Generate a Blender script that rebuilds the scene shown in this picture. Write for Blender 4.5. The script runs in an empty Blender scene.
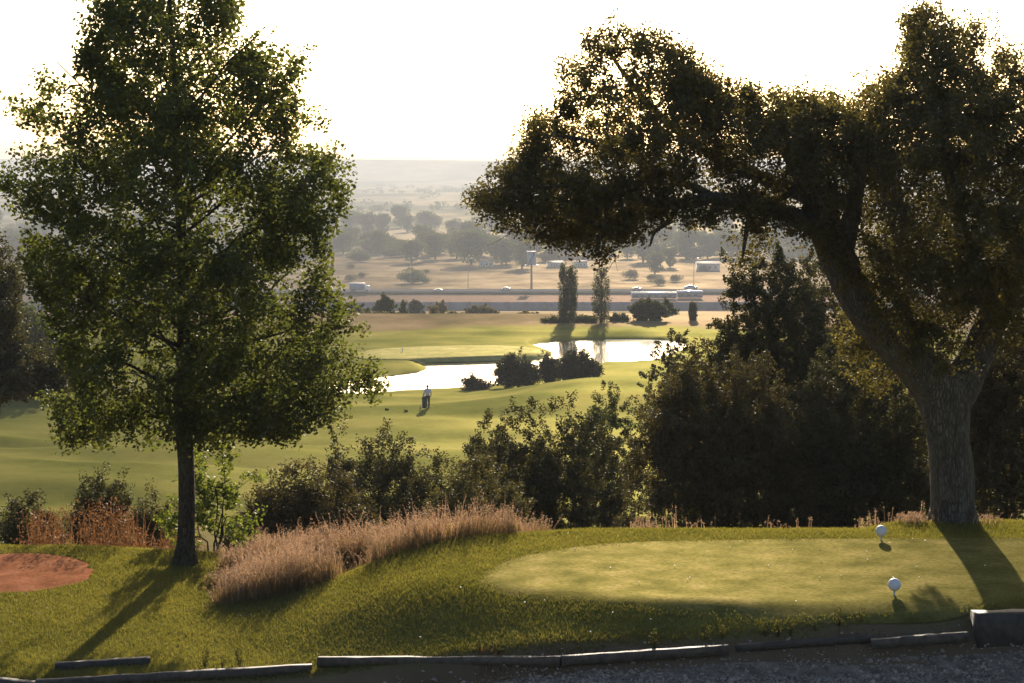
import bpy, math, random
import numpy as np
from mathutils import Vector, Matrix

C = bpy.context.scene.collection
RNG = np.random.default_rng(7)
random.seed(7)
PI = math.pi
scene = bpy.context.scene

# ------------------------------------------------------------------ camera
H = 4.94
LENS = 65.0
F = LENS / 36.0 * 1024
HOR = 166.0
PITCH = math.atan((341.5 - HOR) / F)
cam_data = bpy.data.cameras.new('camera'); cam = bpy.data.objects.new('camera', cam_data); C.objects.link(cam)
cam.location = (0, 0, H); cam.rotation_euler = (PI / 2 - PITCH, 0, 0)
cam_data.lens = LENS; cam_data.sensor_width = 36; cam_data.clip_start = 0.1; cam_data.clip_end = 60000
scene.camera = cam
CP, SP = math.cos(PITCH), math.sin(PITCH)

def P(x, y, D):
    """world point at distance D (along Y) seen at photo position x, y"""
    x = np.asarray(x, float); y = np.asarray(y, float); D = np.asarray(D, float)
    r = (x - 512) / F; u = (341.5 - y) / F
    dx = r; dy = CP + u * SP; dz = -SP + u * CP
    s = D / dy
    return np.stack(np.broadcast_arrays(dx * s, D * np.ones_like(s), H + dz * s), -1)

def ground_at(x, y, z):
    """world XY where the sight line of x, y meets the level z"""
    r = (x - 512) / F; u = (341.5 - y) / F
    dz = -SP + u * CP; s = (z - H) / dz
    return np.array([r * s, (CP + u * SP) * s])

# ------------------------------------------------------------------ noise
def _hash(ix, iy, iz=0):
    h = (ix.astype(np.int64) * 374761393 + iy.astype(np.int64) * 668265263 + np.asarray(iz).astype(np.int64) * 2147483647 + 1013) & 0xFFFFFFFF
    h = ((h ^ (h >> 13)) * 1274126177) & 0xFFFFFFFF
    h = h ^ (h >> 16)
    return (h & 0xFFFF) / 65535.0

def vnoise2(x, y):
    ix, iy = np.floor(x), np.floor(y); fx, fy = x - ix, y - iy
    fx = fx * fx * (3 - 2 * fx); fy = fy * fy * (3 - 2 * fy)
    a = _hash(ix, iy); b = _hash(ix + 1, iy); c = _hash(ix, iy + 1); d = _hash(ix + 1, iy + 1)
    return (a * (1 - fx) + b * fx) * (1 - fy) + (c * (1 - fx) + d * fx) * fy

def vnoise3(p):
    i = np.floor(p); f = p - i; f = f * f * (3 - 2 * f)
    out = 0
    for dx in (0, 1):
        for dy in (0, 1):
            for dz in (0, 1):
                w = (f[:, 0] if dx else 1 - f[:, 0]) * (f[:, 1] if dy else 1 - f[:, 1]) * (f[:, 2] if dz else 1 - f[:, 2])
                out = out + w * _hash(i[:, 0] + dx, i[:, 1] + dy, i[:, 2] + dz)
    return out

def fbm2(x, y, o=4):
    s, a, t = 0, 1, 0
    for k in range(o):
        s = s + a * vnoise2(x * 2 ** k + 17 * k, y * 2 ** k - 31 * k); t += a; a *= .5
    return s / t

def sstep(a, b, x):
    t = np.clip((x - a) / (b - a), 0, 1); return t * t * (3 - 2 * t)

def pchip(xs, ys):
    xs = np.array(xs, float); ys = np.array(ys, float); h = np.diff(xs); d = np.diff(ys) / h
    m = np.zeros_like(xs); m[0], m[-1] = d[0], d[-1]
    for i in range(1, len(xs) - 1):
        if d[i - 1] * d[i] > 0:
            w1, w2 = 2 * h[i] + h[i - 1], h[i] + 2 * h[i - 1]
            m[i] = (w1 + w2) / (w1 / d[i - 1] + w2 / d[i])
    def f(x):
        x = np.clip(x, xs[0], xs[-1]); i = np.clip(np.searchsorted(xs, x, 'right') - 1, 0, len(xs) - 2)
        t = (x - xs[i]) / h[i]
        return ((1 + 2 * t) * (1 - t) ** 2 * ys[i] + t * (1 - t) ** 2 * h[i] * m[i] + t * t * (3 - 2 * t) * ys[i + 1] + t * t * (t - 1) * h[i] * m[i + 1])
    return f

# ------------------------------------------------------------------ terrain
WATER = -16.3
shore_px = [(330, 402), (378, 392.5), (430, 389), (480, 386), (520, 380), (560, 372), (600, 364.5), (648, 362), (668, 355), (690, 347),
            (672, 340.5), (620, 339.5), (570, 340), (538, 342.5), (533, 345), (549, 351), (551, 354), (545, 357), (500, 360.5), (440, 362.5), (417, 363.5),
            (426, 367), (423, 370.5), (398, 374), (370, 379), (330, 384)]
shore = np.array([ground_at(x, y, WATER) for x, y in shore_px])
def smooth_poly(pts, n=6):
    pts = np.asarray(pts, float); out = []
    N = len(pts)
    for i in range(N):
        p0, p1, p2, p3 = pts[i - 1], pts[i], pts[(i + 1) % N], pts[(i + 2) % N]
        for k in range(n):
            t = k / n
            out.append(.5 * (2 * p1 + (p2 - p0) * t + (2 * p0 - 5 * p1 + 4 * p2 - p3) * t * t + (3 * p1 - p0 - 3 * p2 + p3) * t ** 3))
    return np.array(out)
shore_s = smooth_poly(shore, 4)

def poly_sd(px, py, poly):
    """signed distance, negative inside"""
    px = np.asarray(px, float).ravel(); py = np.asarray(py, float).ravel()
    best = np.full(px.shape, 1e18); inside = np.zeros(px.shape, bool)
    n = len(poly)
    for i in range(n):
        ax, ay = poly[i]; bx, by = poly[(i + 1) % n]
        ex, ey = bx - ax, by - ay
        t = np.clip(((px - ax) * ex + (py - ay) * ey) / (ex * ex + ey * ey + 1e-12), 0, 1)
        dd = (px - ax - t * ex) ** 2 + (py - ay - t * ey) ** 2
        best = np.minimum(best, dd)
        c = ((ay > py) != (by > py))
        if abs(ey) > 1e-12:
            inside ^= c & (px < (bx - ax) * (py - ay) / ey + ax)
    d = np.sqrt(best)
    return np.where(inside, -d, d)

fall = pchip([-60, 0, .6, 1.2, 2, 7, 13, 20, 35, 54, 85, 119, 140, 153, 170, 195, 207, 214, 221, 375, 575, 750, 757, 775, 860, 880, 1150, 1800, 2400, 6000, 6900, 7500, 8200, 8900, 9500, 12000],
             [0, 0, -.12, -.4, -.8, -2.7, -4.3, -5.6, -7.2, -9, -11.2, -13.45, -14.95, -15.5, -15.55, -15.7, -15.95, -15.9, -16.2, -27.6, -43.2, -55.6, -56.6, -53.5, -53.5, -55, -56, -58, -58, -58, -48, -20, 26, 34, 22, -60])

GOLF_LIFT = 0.0
def terrain(X, Y):
    X = np.asarray(X, float); Y = np.asarray(Y, float)
    shp = np.broadcast(X, Y).shape
    X = np.broadcast_to(X, shp).ravel(); Y = np.broadcast_to(Y, shp).ravel()
    # tee mound
    dl = np.maximum(0, -0.3 - X); df = np.maximum(0, np.interp(X, [-1.8, 1.4, 3, 5], [22.4, 20.9, 20.75, 20.75]) - Y)
    zlow = -.24 - .44 * sstep(.8, -3.0, X) + .12 * sstep(1.2, 4.2, X)
    yc = np.interp(X, [-4.6, -4.2, -2.9, -1.5, 0, 1.0, 1.6], [23.1, 23.15, 23.45, 24.0, 24.5, 24.75, 26])
    db = np.maximum(0, Y - yc) * sstep(1.5, .6, X)
    q1 = np.sqrt((dl / 3.3) ** 2 + (db / .95) ** 2 + (df / np.interp(X, [-1.8, .2, 1.8], [2.8, 1.7, .92])) ** 2)
    top = 1 - sstep(0, 1, q1)
    fade = sstep(25.5, 45, Y)
    z = (zlow + (0 - zlow) * top) * (1 - fade) - .68 * fade
    z = z - .1 * sstep(20.0, 19.4, Y) - (.18 + .14 * sstep(1.2, 4.2, X)) * sstep(19.95, 19.2, Y - np.interp(X, [1, 5], [0, .45]))
    # crest behind which the hill falls away
    yb = np.interp(X, [-30, -6.2, -4.9, -4.1, -2.9, -1.5, 0, 1.2, 4.8, 5.5, 40], [27.2, 26.9, 26.6, 26.3, 25.9, 25.5, 25.0, 24.75, 24.75, 25.35, 25.35])
    yb = yb + (25.0 - yb) * sstep(29, 60, Y)
    s = Y - yb
    z = z + fall(s)
    # gentle unevenness
    z = z + .05 * (fbm2(X * .9, Y * .9, 3) - .5) * sstep(0, 2, np.abs(q1)) + .012 * (fbm2(X * 2.5, Y * 2.5, 2) - .5)
    fw = sstep(50, 75, Y) * sstep(175, 150, Y)
    z = z + fw * (2.3 * (fbm2(X * .035 + 3, Y * .06 + 1, 3) - .5) + 1.5 * (fbm2(X * .05 + 9, Y * .13, 2) - .5))
    z = z + GOLF_LIFT * np.exp(-((X + 6.6) / 16) ** 2 / 2 - ((Y - 143) / 11) ** 2 / 2)
    # fairway mound on the right and mounds past the pond
    sx = np.where(X < 7.4, 6.2, 16)
    z = z + 2.3 * np.exp(-((X - 7.4) / sx) ** 2 / 2 - ((Y - 156) / 9) ** 2 / 2)
    for mx, my, sxx, syy, hh in ((.5, 231, 5.5, 2.5, .95), (14.2, 231.5, 5.2, 2.5, 1.15), (-10, 232, 5, 2.5, .6), (-24, 229, 9, 3, .9)):
        z = z + hh * np.exp(-((X - mx) / sxx) ** 2 / 2 - ((Y - my) / syy) ** 2 / 2)
    # pond
    m = (Y > 150) & (Y < 262) & (np.abs(X) < 60)
    if m.any():
        d = poly_sd(X[m], Y[m], shore_s)
        b = z[m]
        out = WATER + (np.maximum(b, WATER + .4) - WATER) * (np.where(Y[m] > 188, .85, .3) * sstep(0, .8, d) + np.where(Y[m] > 188, .15, .7) * sstep(.3, 5, d))
        inn = WATER - 1.0 * sstep(0, 2.5, -d)
        b = np.where(d > 0, out, inn)
        z = z.copy(); z[m] = b
    f2 = sstep(255, 400, Y)
    z = z + f2 * sstep(770, 640, Y) * 1.3 * (fbm2(X * .02, Y * .012, 3) - .5)
    z = z + sstep(900, 1300, Y) * 3.0 * (fbm2(X * .004, Y * .002, 3) - .5)
    z = z + sstep(6500, 8200, Y) * 22 * (fbm2(X * .0011 + 5, Y * .0006, 4) - .45)
    return z.reshape(shp)

GOLF_LIFT = -13.95 - float(terrain(np.array([-6.6]), np.array([144.0]))[0])
def tz(x, y): return float(terrain(np.array([x]), np.array([y]))[0])

def hit(x, y, z0=-.3, lift=.0):
    """where the sight line of x, y meets the near terrain"""
    for k in range(8):
        g = ground_at(x, y, z0); z0 = .5 * z0 + .5 * (tz(*g) + lift)
    return np.array([*g, z0])
def on_ground(x, D):
    """world XY for photo column x at distance D, on the terrain"""
    X = (x - 512) / F * D * 1.0
    X = X * 1.0
    return X, D, tz(X, D)

# ------------------------------------------------------------------ helpers
def mesh_obj(name, V, Q=None, T=None, mat=None, parent=None, smooth=False):
    me = bpy.data.meshes.new(name)
    V = np.asarray(V, np.float32).reshape(-1, 3)
    nq = 0 if Q is None else len(Q); nt = 0 if T is None else len(T)
    idx = []
    if nq: idx.append(np.asarray(Q, np.int32).ravel())
    if nt: idx.append(np.asarray(T, np.int32).ravel())
    idx = np.concatenate(idx)
    me.vertices.add(len(V)); me.vertices.foreach_set('co', V.ravel())
    me.loops.add(len(idx)); me.loops.foreach_set('vertex_index', idx)
    me.polygons.add(nq + nt)
    ls = np.concatenate([np.arange(nq) * 4, nq * 4 + np.arange(nt) * 3]).astype(np.int32)
    me.polygons.foreach_set('loop_start', ls)
    try: me.polygons.foreach_set('loop_total', np.concatenate([np.full(nq, 4), np.full(nt, 3)]).astype(np.int32))
    except Exception: pass
    if smooth: me.polygons.foreach_set('use_smooth', np.ones(nq + nt, bool))
    me.update(calc_edges=True); me.validate()
    if mat: me.materials.append(mat)
    o = bpy.data.objects.new(name, me); C.objects.link(o)
    if parent: o.parent = parent
    return o

class MB:
    """collects shapes into one mesh"""
    def __init__(s): s.V = []; s.Q = []; s.T = []; s.n = 0
    def add(s, V, Q=None, T=None):
        V = np.asarray(V, float).reshape(-1, 3); s.V.append(V)
        if Q is not None and len(Q): s.Q.append(np.asarray(Q, int) + s.n)
        if T is not None and len(T): s.T.append(np.asarray(T, int) + s.n)
        s.n += len(V)
    def box(s, c, d, rz=0, bev=0):
        x, y, z = np.array(d, float) / 2
        if bev:
            b = min(bev, x * .9, y * .9, z * .9)
            V = []
            for (zz, ins) in ((-z, b), (-z + b, 0), (z - b, 0), (z, b)):
                xx, yy = x - ins, y - ins; k = b if ins == 0 else b * .4
                for (sx, sy, o) in ((1, -1, 0), (1, -1, 1), (1, 1, 0), (1, 1, 1), (-1, 1, 0), (-1, 1, 1), (-1, -1, 0), (-1, -1, 1)):
                    if (sx * sy) < 0: ox, oy = (k, 0) if o == 0 else (0, k)
                    else: ox, oy = (0, k) if o == 0 else (k, 0)
                    V.append((sx * (xx - ox), sy * (yy - oy), zz))
            V = np.array(V); Q = []; T = []
            for r in range(3):
                for k in range(8):
                    a = r * 8 + k; b2 = r * 8 + (k + 1) % 8
                    Q.append((a, b2, b2 + 8, a + 8))
            for base, rev in ((0, True), (24, False)):
                for k in range(1, 7):
                    t = (base, base + k, base + k + 1); T.append(t[::-1] if rev else t)
        else:
            V = np.array([(sx * x, sy * y, sz * z) for sz in (-1, 1) for sx, sy in ((-1, -1), (1, -1), (1, 1), (-1, 1))])
            Q = [(3, 2, 1, 0), (4, 5, 6, 7), (0, 1, 5, 4), (1, 2, 6, 5), (2, 3, 7, 6), (3, 0, 4, 7)]; T = None
        c_, s_ = math.cos(rz), math.sin(rz)
        V = np.stack([V[:, 0] * c_ - V[:, 1] * s_, V[:, 0] * s_ + V[:, 1] * c_, V[:, 2]], 1) + np.array(c)
        s.add(V, Q, T)
    def tube(s, path, rad, sides=6, cap=True, wob=0, seed=0):
        path = np.asarray(path, float); n = len(path); rad = np.broadcast_to(np.asarray(rad, float), (n,))
        tan = np.gradient(path, axis=0); tan /= np.linalg.norm(tan, axis=1, keepdims=True) + 1e-9
        ref = np.array([0.31, .9, .2]) if abs(tan[0] @ np.array([.31, .9, .2])) < .85 else np.array([1, 0, 0.])
        u = np.zeros_like(path)
        uu = ref - tan[0] * (ref @ tan[0])
        for i in range(n):
            uu = uu - tan[i] * (uu @ tan[i]); uu /= np.linalg.norm(uu) + 1e-9; u[i] = uu
        v = np.cross(tan, u)
        a = np.arange(sides) / sides * 2 * PI
        R = rad[:, None] * np.ones((1, sides))
        if wob:
            L = np.cumsum(np.r_[0, np.linalg.norm(np.diff(path, axis=0), axis=1)])
            for i in range(n):
                pp = np.stack([np.cos(a) * 1.7 + seed, np.sin(a) * 1.7, np.full(sides, L[i] * 1.6)], 1)
                pq = np.stack([np.cos(a) * 4 + seed, np.sin(a) * 4, np.full(sides, L[i] * 3.)], 1)
                R[i] *= 1 + wob * ((vnoise3(pp) - .5) * 1.5 + (vnoise3(pq) - .5) * .7)
        V = path[:, None] + R[:, :, None] * (np.cos(a)[None, :, None] * u[:, None] + np.sin(a)[None, :, None] * v[:, None])
        V = V.reshape(-1, 3)
        i = np.arange(n - 1)[:, None] * sides; k = np.arange(sides)[None]; k2 = (k + 1) % sides
        Q = np.stack([i + k, i + k2, i + sides + k2, i + sides + k], -1).reshape(-1, 4)
        T = None
        if cap:
            V = np.vstack([V, path[:1], path[-1:]]); c0, c1 = n * sides, n * sides + 1
            T = [(c0, (j + 1) % sides, j) for j in range(sides)] + [(c1, (n - 1) * sides + j, (n - 1) * sides + (j + 1) % sides) for j in range(sides)]
        s.add(V, Q, T)
    def lathe(s, prof, c=(0, 0, 0), n=16):
        """profile of (r, z) turned about Z"""
        a = np.arange(n) / n * 2 * PI; V = []
        for r, z in prof: V.append(np.stack([r * np.cos(a), r * np.sin(a), np.full(n, z)], 1))
        V = np.vstack(V) + np.array(c); Q = []
        for i in range(len(prof) - 1):
            for k in range(n): Q.append((i * n + k, i * n + (k + 1) % n, (i + 1) * n + (k + 1) % n, (i + 1) * n + k))
        s.add(V, Q)
    def build(s, name, mat=None, parent=None, smooth=False):
        V = np.vstack(s.V); Q = np.vstack(s.Q) if s.Q else None; T = np.vstack(s.T) if s.T else None
        return mesh_obj(name, V, Q, T, mat, parent, smooth)

def tag(o, label, cat, group=None, kind=None):
    if label: o['label'] = label
    if cat: o['category'] = cat
    if group: o['group'] = group
    if kind: o['kind'] = kind
    return o
def struct(o): o['kind'] = 'structure'; return o
def stuff(o, label, cat): o['kind'] = 'stuff'; o['label'] = label; o['category'] = cat; return o
def empty(name, loc=(0, 0, 0), rz=0):
    o = bpy.data.objects.new(name, None); C.objects.link(o); o.location = loc; o.rotation_euler = (0, 0, rz); o.empty_display_size = .2
    return o
def copy_tree(o, parent=None):
    c = o.copy(); C.objects.link(c); c.parent = parent
    for ch in list(o.children): copy_tree(ch, c)
    return c

# ------------------------------------------------------------------ materials
def newmat(name):
    m = bpy.data.materials.new(name); m.use_nodes = True; nt = m.node_tree
    for n in list(nt.nodes): nt.nodes.remove(n)
    out = nt.nodes.new('ShaderNodeOutputMaterial')
    return m, nt, out
def nd(nt, typ, **kw):
    n = nt.nodes.new(typ)
    for k, v in kw.items():
        if k.startswith('i_'):
            key = k[2:]; key = int(key) if key.isdigit() else key.replace('_', ' ')
            n.inputs[key].default_value = v
        else: setattr(n, k, v)
    return n
def ramp(nt, fac, stops):
    r = nt.nodes.new('ShaderNodeValToRGB'); els = r.color_ramp.elements
    while len(els) < len(stops): els.new(.5)
    for e, (p, c) in zip(els, stops): e.position = p; e.color = (*c, 1) if len(c) == 3 else c
    if fac is not None: nt.links.new(fac, r.inputs[0])
    return r.outputs[0]
def noise(nt, scale, detail=4, vec=None, rough=.55):
    n = nd(nt, 'ShaderNodeTexNoise'); n.inputs['Scale'].default_value = scale; n.inputs['Detail'].default_value = detail; n.inputs['Roughness'].default_value = rough
    if vec is None:
        vec = nt.nodes.new('ShaderNodeTexCoord').outputs['Object']
    nt.links.new(vec, n.inputs['Vector'])
    return n.outputs['Fac']
def mixc(nt, fac, a, b, blend='MIX'):
    m = nd(nt, 'ShaderNodeMix', data_type='RGBA', blend_type=blend)
    for s, v in ((m.inputs[0], fac), (m.inputs[6], a), (m.inputs[7], b)):
        if isinstance(v, (int, float)): s.default_value = v
        elif isinstance(v, tuple): s.default_value = (*v, 1) if len(v) == 3 else v
        else: nt.links.new(v, s)
    return m.outputs[2]
def bump(nt, h, strength=.5, dist=.05):
    b = nd(nt, 'ShaderNodeBump'); b.inputs['Strength'].default_value = strength; b.inputs['Distance'].default_value = dist
    nt.links.new(h, b.inputs['Height']); return b.outputs[0]

def leaf_mat(name, c_dark, c_light, trans=.4, gloss=.08, rough=.45, tcol=None, nscale=1.2):
    gloss *= .35; rough = max(rough, .5)
    m, nt, out = newmat(name)
    geo = nt.nodes.new('ShaderNodeNewGeometry')
    col = ramp(nt, geo.outputs['Random Per Island'], [(0, c_dark), (.75, tuple((a + b) / 2 for a, b in zip(c_dark, c_light))), (1, c_light)])
    big = noise(nt, nscale, 2)
    col = mixc(nt, ramp(nt, big, [(.35, (0, 0, 0)), (.65, (.5, .5, .5))]), col, c_light)
    d = nd(nt, 'ShaderNodeBsdfDiffuse'); nt.links.new(col, d.inputs[0])
    t = nd(nt, 'ShaderNodeBsdfTranslucent')
    tc = mixc(nt, 1.0, col, tcol or (1.6, 1.5, .7), 'MULTIPLY'); nt.links.new(tc, t.inputs[0])
    mx = nd(nt, 'ShaderNodeMixShader'); mx.inputs[0].default_value = trans
    nt.links.new(d.outputs[0], mx.inputs[1]); nt.links.new(t.outputs[0], mx.inputs[2])
    g = nd(nt, 'ShaderNodeBsdfGlossy'); g.inputs['Roughness'].default_value = rough; g.inputs[0].default_value = (1, 1, 1, 1)
    m2 = nd(nt, 'ShaderNodeMixShader'); m2.inputs[0].default_value = gloss
    nt.links.new(mx.outputs[0], m2.inputs[1]); nt.links.new(g.outputs[0], m2.inputs[2])
    nt.links.new(m2.outputs[0], out.inputs[0])
    return m

def simple(name, col, rough=.6, var=.25, scale=6, bmp=.2, bdist=.01, metal=0, spec=.5):
    m, nt, out = newmat(name)
    p = nd(nt, 'ShaderNodeBsdfPrincipled'); p.inputs['Roughness'].default_value = rough; p.inputs['Metallic'].default_value = metal
    p.inputs['Specular IOR Level'].default_value = spec
    n = noise(nt, scale, 5)
    lo = tuple(c * (1 - var) for c in col); hi = tuple(min(1, c * (1 + var)) for c in col)
    nt.links.new(ramp(nt, n, [(.3, lo), (.7, hi)]), p.inputs['Base Color'])
    if bmp: nt.links.new(bump(nt, n, bmp, bdist), p.inputs['Normal'])
    nt.links.new(p.outputs[0], out.inputs[0]); return m

def bark_mat(name, c1, c2, scale=9):
    m, nt, out = newmat(name)
    tc = nt.nodes.new('ShaderNodeTexCoord'); mp = nd(nt, 'ShaderNodeMapping'); mp.inputs['Scale'].default_value = (1, 1, .22)
    nt.links.new(tc.outputs['Object'], mp.inputs[0])
    n = noise(nt, scale, 8, mp.outputs[0], .65)
    v = nd(nt, 'ShaderNodeTexVoronoi', feature='DISTANCE_TO_EDGE'); v.inputs['Scale'].default_value = scale * 3.2
    nt.links.new(mp.outputs[0], v.inputs[0])
    big = noise(nt, 1.6, 3)
    col = ramp(nt, n, [(.3, c1), (.7, c2)])
    col = mixc(nt, ramp(nt, v.outputs[0], [(0, (.4, .4, .4)), (.1, (0, 0, 0))]), col, tuple(c * .6 for c in c1))
    col = mixc(nt, ramp(nt, big, [(.5, (0, 0, 0)), (.7, (.45, .45, .45))]), col, (.19, .2, .14))
    p = nd(nt, 'ShaderNodeBsdfPrincipled'); p.inputs['Roughness'].default_value = .9; p.inputs['Specular IOR Level'].default_value = .15
    nt.links.new(col, p.inputs['Base Color'])
    hh = nd(nt, 'ShaderNodeMath', operation='ADD'); nt.links.new(n, hh.inputs[0]); nt.links.new(ramp(nt, v.outputs[0], [(0, (0, 0, 0)), (.2, (1, 1, 1))]), hh.inputs[1])
    nt.links.new(bump(nt, hh.outputs[0], 1.0, .07), p.inputs['Normal'])
    nt.links.new(p.outputs[0], out.inputs[0]); return m

M = {}
M['oak_leaf'] = leaf_mat('oak leaves', (.045, .042, .018), (.108, .094, .037), .44, .07, .4)
M['alder_leaf'] = leaf_mat('broad green leaves', (.036, .048, .016), (.088, .104, .03), .5, .06, .35, nscale=.7)
M['sucker_leaf'] = leaf_mat('pale green leaves', (.06, .085, .018), (.13, .16, .03), .45, .08, .3)
M['holm_leaf'] = leaf_mat('dark holm oak leaves', (.031, .033, .015), (.07, .066, .029), .24, .06, .45)
M['brown_leaf'] = leaf_mat('brownish shrub leaves', (.038, .034, .016), (.088, .073, .032), .24, .07, .45)
M['olive_leaf'] = leaf_mat('olive shrub leaves', (.045, .044, .021), (.105, .095, .044), .28, .07, .45)
M['far_leaf'] = leaf_mat('distant tree leaves', (.035, .048, .02), (.075, .09, .032), .3, .03, .6, nscale=.15)
M['far_leaf_dry'] = leaf_mat('distant scrub leaves', (.08, .072, .04), (.16, .14, .075), .3, .03, .6, nscale=.3)
M['poplar_leaf'] = leaf_mat('poplar leaves', (.03, .04, .02), (.065, .075, .032), .3, .05, .5, nscale=.8)
M['bark_oak'] = bark_mat('oak bark', (.085, .075, .06), (.2, .18, .15))
M['bark_dark'] = bark_mat('dark bark', (.05, .042, .032), (.11, .092, .07), 12)
M['grass_tee'] = leaf_mat('mown tee grass', (.09, .09, .024), (.23, .205, .068), .5, .05, .35, (1.35, 1.2, .65), 1.0)
M['grass_rough'] = leaf_mat('bank grass', (.074, .078, .02), (.19, .17, .055), .5, .05, .35, (1.4, 1.35, .6), .9)
M['straw'] = leaf_mat('dry grass stalks', (.2, .135, .085), (.44, .32, .22), .4, .04, .4, (1.1, .95, .8), 1.5)
M['straw_low'] = leaf_mat('dry grass blades', (.11, .085, .04), (.27, .19, .1), .42, .03, .5, (1.2, 1.05, .7), 1.5)
M['dock'] = leaf_mat('rusty dock leaves', (.085, .045, .022), (.2, .11, .05), .4, .05, .45, (1.15, .95, .75), 2)
M['weed'] = leaf_mat('small weeds', (.035, .038, .014), (.08, .075, .028), .45, .05, .45)

def forward(nt, d, c, k=.06):
    """blades and dust scatter low sun forward: a broad rough lobe of the surface's own colour"""
    g = nd(nt, 'ShaderNodeBsdfGlossy'); g.inputs['Roughness'].default_value = .62
    nt.links.new(mixc(nt, 1.0, c, (3.2, 3.0, 3.0), 'MULTIPLY'), g.inputs['Color'])
    mx = nd(nt, 'ShaderNodeMixShader'); mx.inputs[0].default_value = k
    nt.links.new(d.outputs[0], mx.inputs[1]); nt.links.new(g.outputs[0], mx.inputs[2]); return mx.outputs[0]
def ground_mat():
    m, nt, out = newmat('ground cover')
    at = nd(nt, 'ShaderNodeAttribute', attribute_name='cover'); sep = nd(nt, 'ShaderNodeSeparateColor'); nt.links.new(at.outputs['Color'], sep.inputs[0])
    tc = nt.nodes.new('ShaderNodeTexCoord').outputs['Object']
    n1 = noise(nt, .12, 6, tc); n2 = noise(nt, 2.2, 6, tc); n3 = noise(nt, 14, 4, tc)
    g = ramp(nt, n2, [(.3, (.062, .078, .018)), (.55, (.095, .108, .028)), (.75, (.145, .145, .045))])
    g2 = ramp(nt, n1, [(.35, (.1, .106, .028)), (.65, (.22, .2, .062))])
    g = mixc(nt, .65, g, g2)
    mp = nd(nt, 'ShaderNodeMapping'); mp.inputs['Scale'].default_value = (.0028, .0011, 0); nt.links.new(tc, mp.inputs[0])
    nf = noise(nt, 1.0, 7, mp.outputs[0], .6)
    mq = nd(nt, 'ShaderNodeMapping'); mq.inputs['Scale'].default_value = (.035, .022, 0); nt.links.new(tc, mq.inputs[0])
    nm = noise(nt, 1.0, 8, mq.outputs[0], .65)
    dry = ramp(nt, nm, [(.32, (.05, .05, .026)), (.45, (.115, .09, .052)), (.6, (.19, .155, .095)), (.8, (.26, .225, .15))])
    far = ramp(nt, nf, [(.36, (.04, .05, .026)), (.45, (.11, .105, .055)), (.52, (.27, .23, .145)), (.6, (.13, .125, .065)), (.68, (.32, .28, .18))])
    c = mixc(nt, sep.outputs[0], g, dry)
    c = mixc(nt, sep.outputs[2], c, far)
    soil = ramp(nt, noise(nt, .6, 6, tc), [(.3, (.085, .06, .045)), (.7, (.15, .108, .08))])
    c = mixc(nt, sep.outputs[1], c, soil)
    p = nd(nt, 'ShaderNodeBsdfDiffuse'); p.inputs['Roughness'].default_value = .6
    nt.links.new(c, p.inputs['Color'])
    nt.links.new(bump(nt, n3, .6, .05), p.inputs['Normal'])
    nt.links.new(forward(nt, p, c), out.inputs[0]); return m
M['ground'] = ground_mat()
def turf_mat(name, lo, mid, hi, s1=2.0, s2=18):
    m, nt, out = newmat(name)
    a = noise(nt, s1, 6); b = noise(nt, s2, 5)
    c = ramp(nt, a, [(.3, lo), (.52, mid), (.72, hi)])
    c = mixc(nt, ramp(nt, b, [(.4, (0, 0, 0)), (.7, (.5, .5, .5))]), c, tuple(x * .55 for x in lo))
    p = nd(nt, 'ShaderNodeBsdfDiffuse'); p.inputs['Roughness'].default_value = .6
    nt.links.new(c, p.inputs['Color']); nt.links.new(bump(nt, b, .7, .03), p.inputs['Normal'])
    nt.links.new(forward(nt, p, c), out.inputs[0]); return m
M['tee'] = turf_mat('tee turf', (.08, .08, .024), (.135, .125, .042), (.19, .165, .068))
M['green'] = turf_mat('green turf', (.2, .2, .075), (.26, .25, .1), (.32, .3, .14), .25, 1.5)
M['clay'] = turf_mat('red clay', (.2, .088, .044), (.31, .14, .072), (.4, .2, .11), 2.5, 25)
M['gravel'] = turf_mat('gravel', (.09, .072, .06), (.17, .138, .116), (.27, .225, .19), 6, 45)
M['stone'] = simple('loose stones', (.24, .2, .17), .85, .5, 9)
M['wood'] = simple('weathered timber', (.06, .048, .04), .75, .5, 14, .5, .01)
M['wood_dark'] = simple('tarred timber', (.04, .033, .028), .75, .4, 12, .5, .01)
M['white'] = simple('white paint', (.8, .8, .8), .35, .04, 5, 0)
M['ball'] = simple('white marker ball', (.55, .56, .62), .55, .06, 30, .15, .004)
M['metal'] = simple('galvanised metal', (.45, .45, .45), .45, .1, 3, 0, metal=.7)
M['black'] = simple('black fabric', (.02, .02, .024), .7, .2, 10, 0)
M['asphalt'] = simple('asphalt', (.085, .082, .085), .95, .25, .4, 0, spec=0)
def matte(name, col, var=.2, scale=.4):
    m, nt, out = newmat(name); d = nd(nt, 'ShaderNodeBsdfDiffuse')
    nt.links.new(ramp(nt, noise(nt, scale, 5), [(.3, tuple(c * (1 - var) for c in col)), (.7, tuple(c * (1 + var) for c in col))]), d.inputs[0])
    nt.links.new(d.outputs[0], out.inputs[0]); return m
M['asphalt'] = matte('asphalt', (.1, .095, .095)); M['marking'] = matte('worn road paint', (.4, .4, .38)); M['rail'] = matte('dull rail', (.2, .2, .2))
M['concrete'] = simple('grey concrete', (.15, .165, .2), .95, .2, .25, 0, spec=0)
M['car_white'] = simple('white car paint', (.75, .75, .75), .25, .03, 1, 0)
M['car_grey'] = simple('silver car paint', (.4, .41, .43), .25, .03, 1, 0, metal=.4)
M['truck'] = simple('blue grey lorry side', (.2, .25, .32), .5, .1, .5, 0)
M['glass'] = simple('dark glass', (.03, .035, .04), .08, .05, 1, 0, spec=.8)
M['rubber'] = simple('tyre rubber', (.02, .02, .02), .8, .1, 2, 0)
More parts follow.
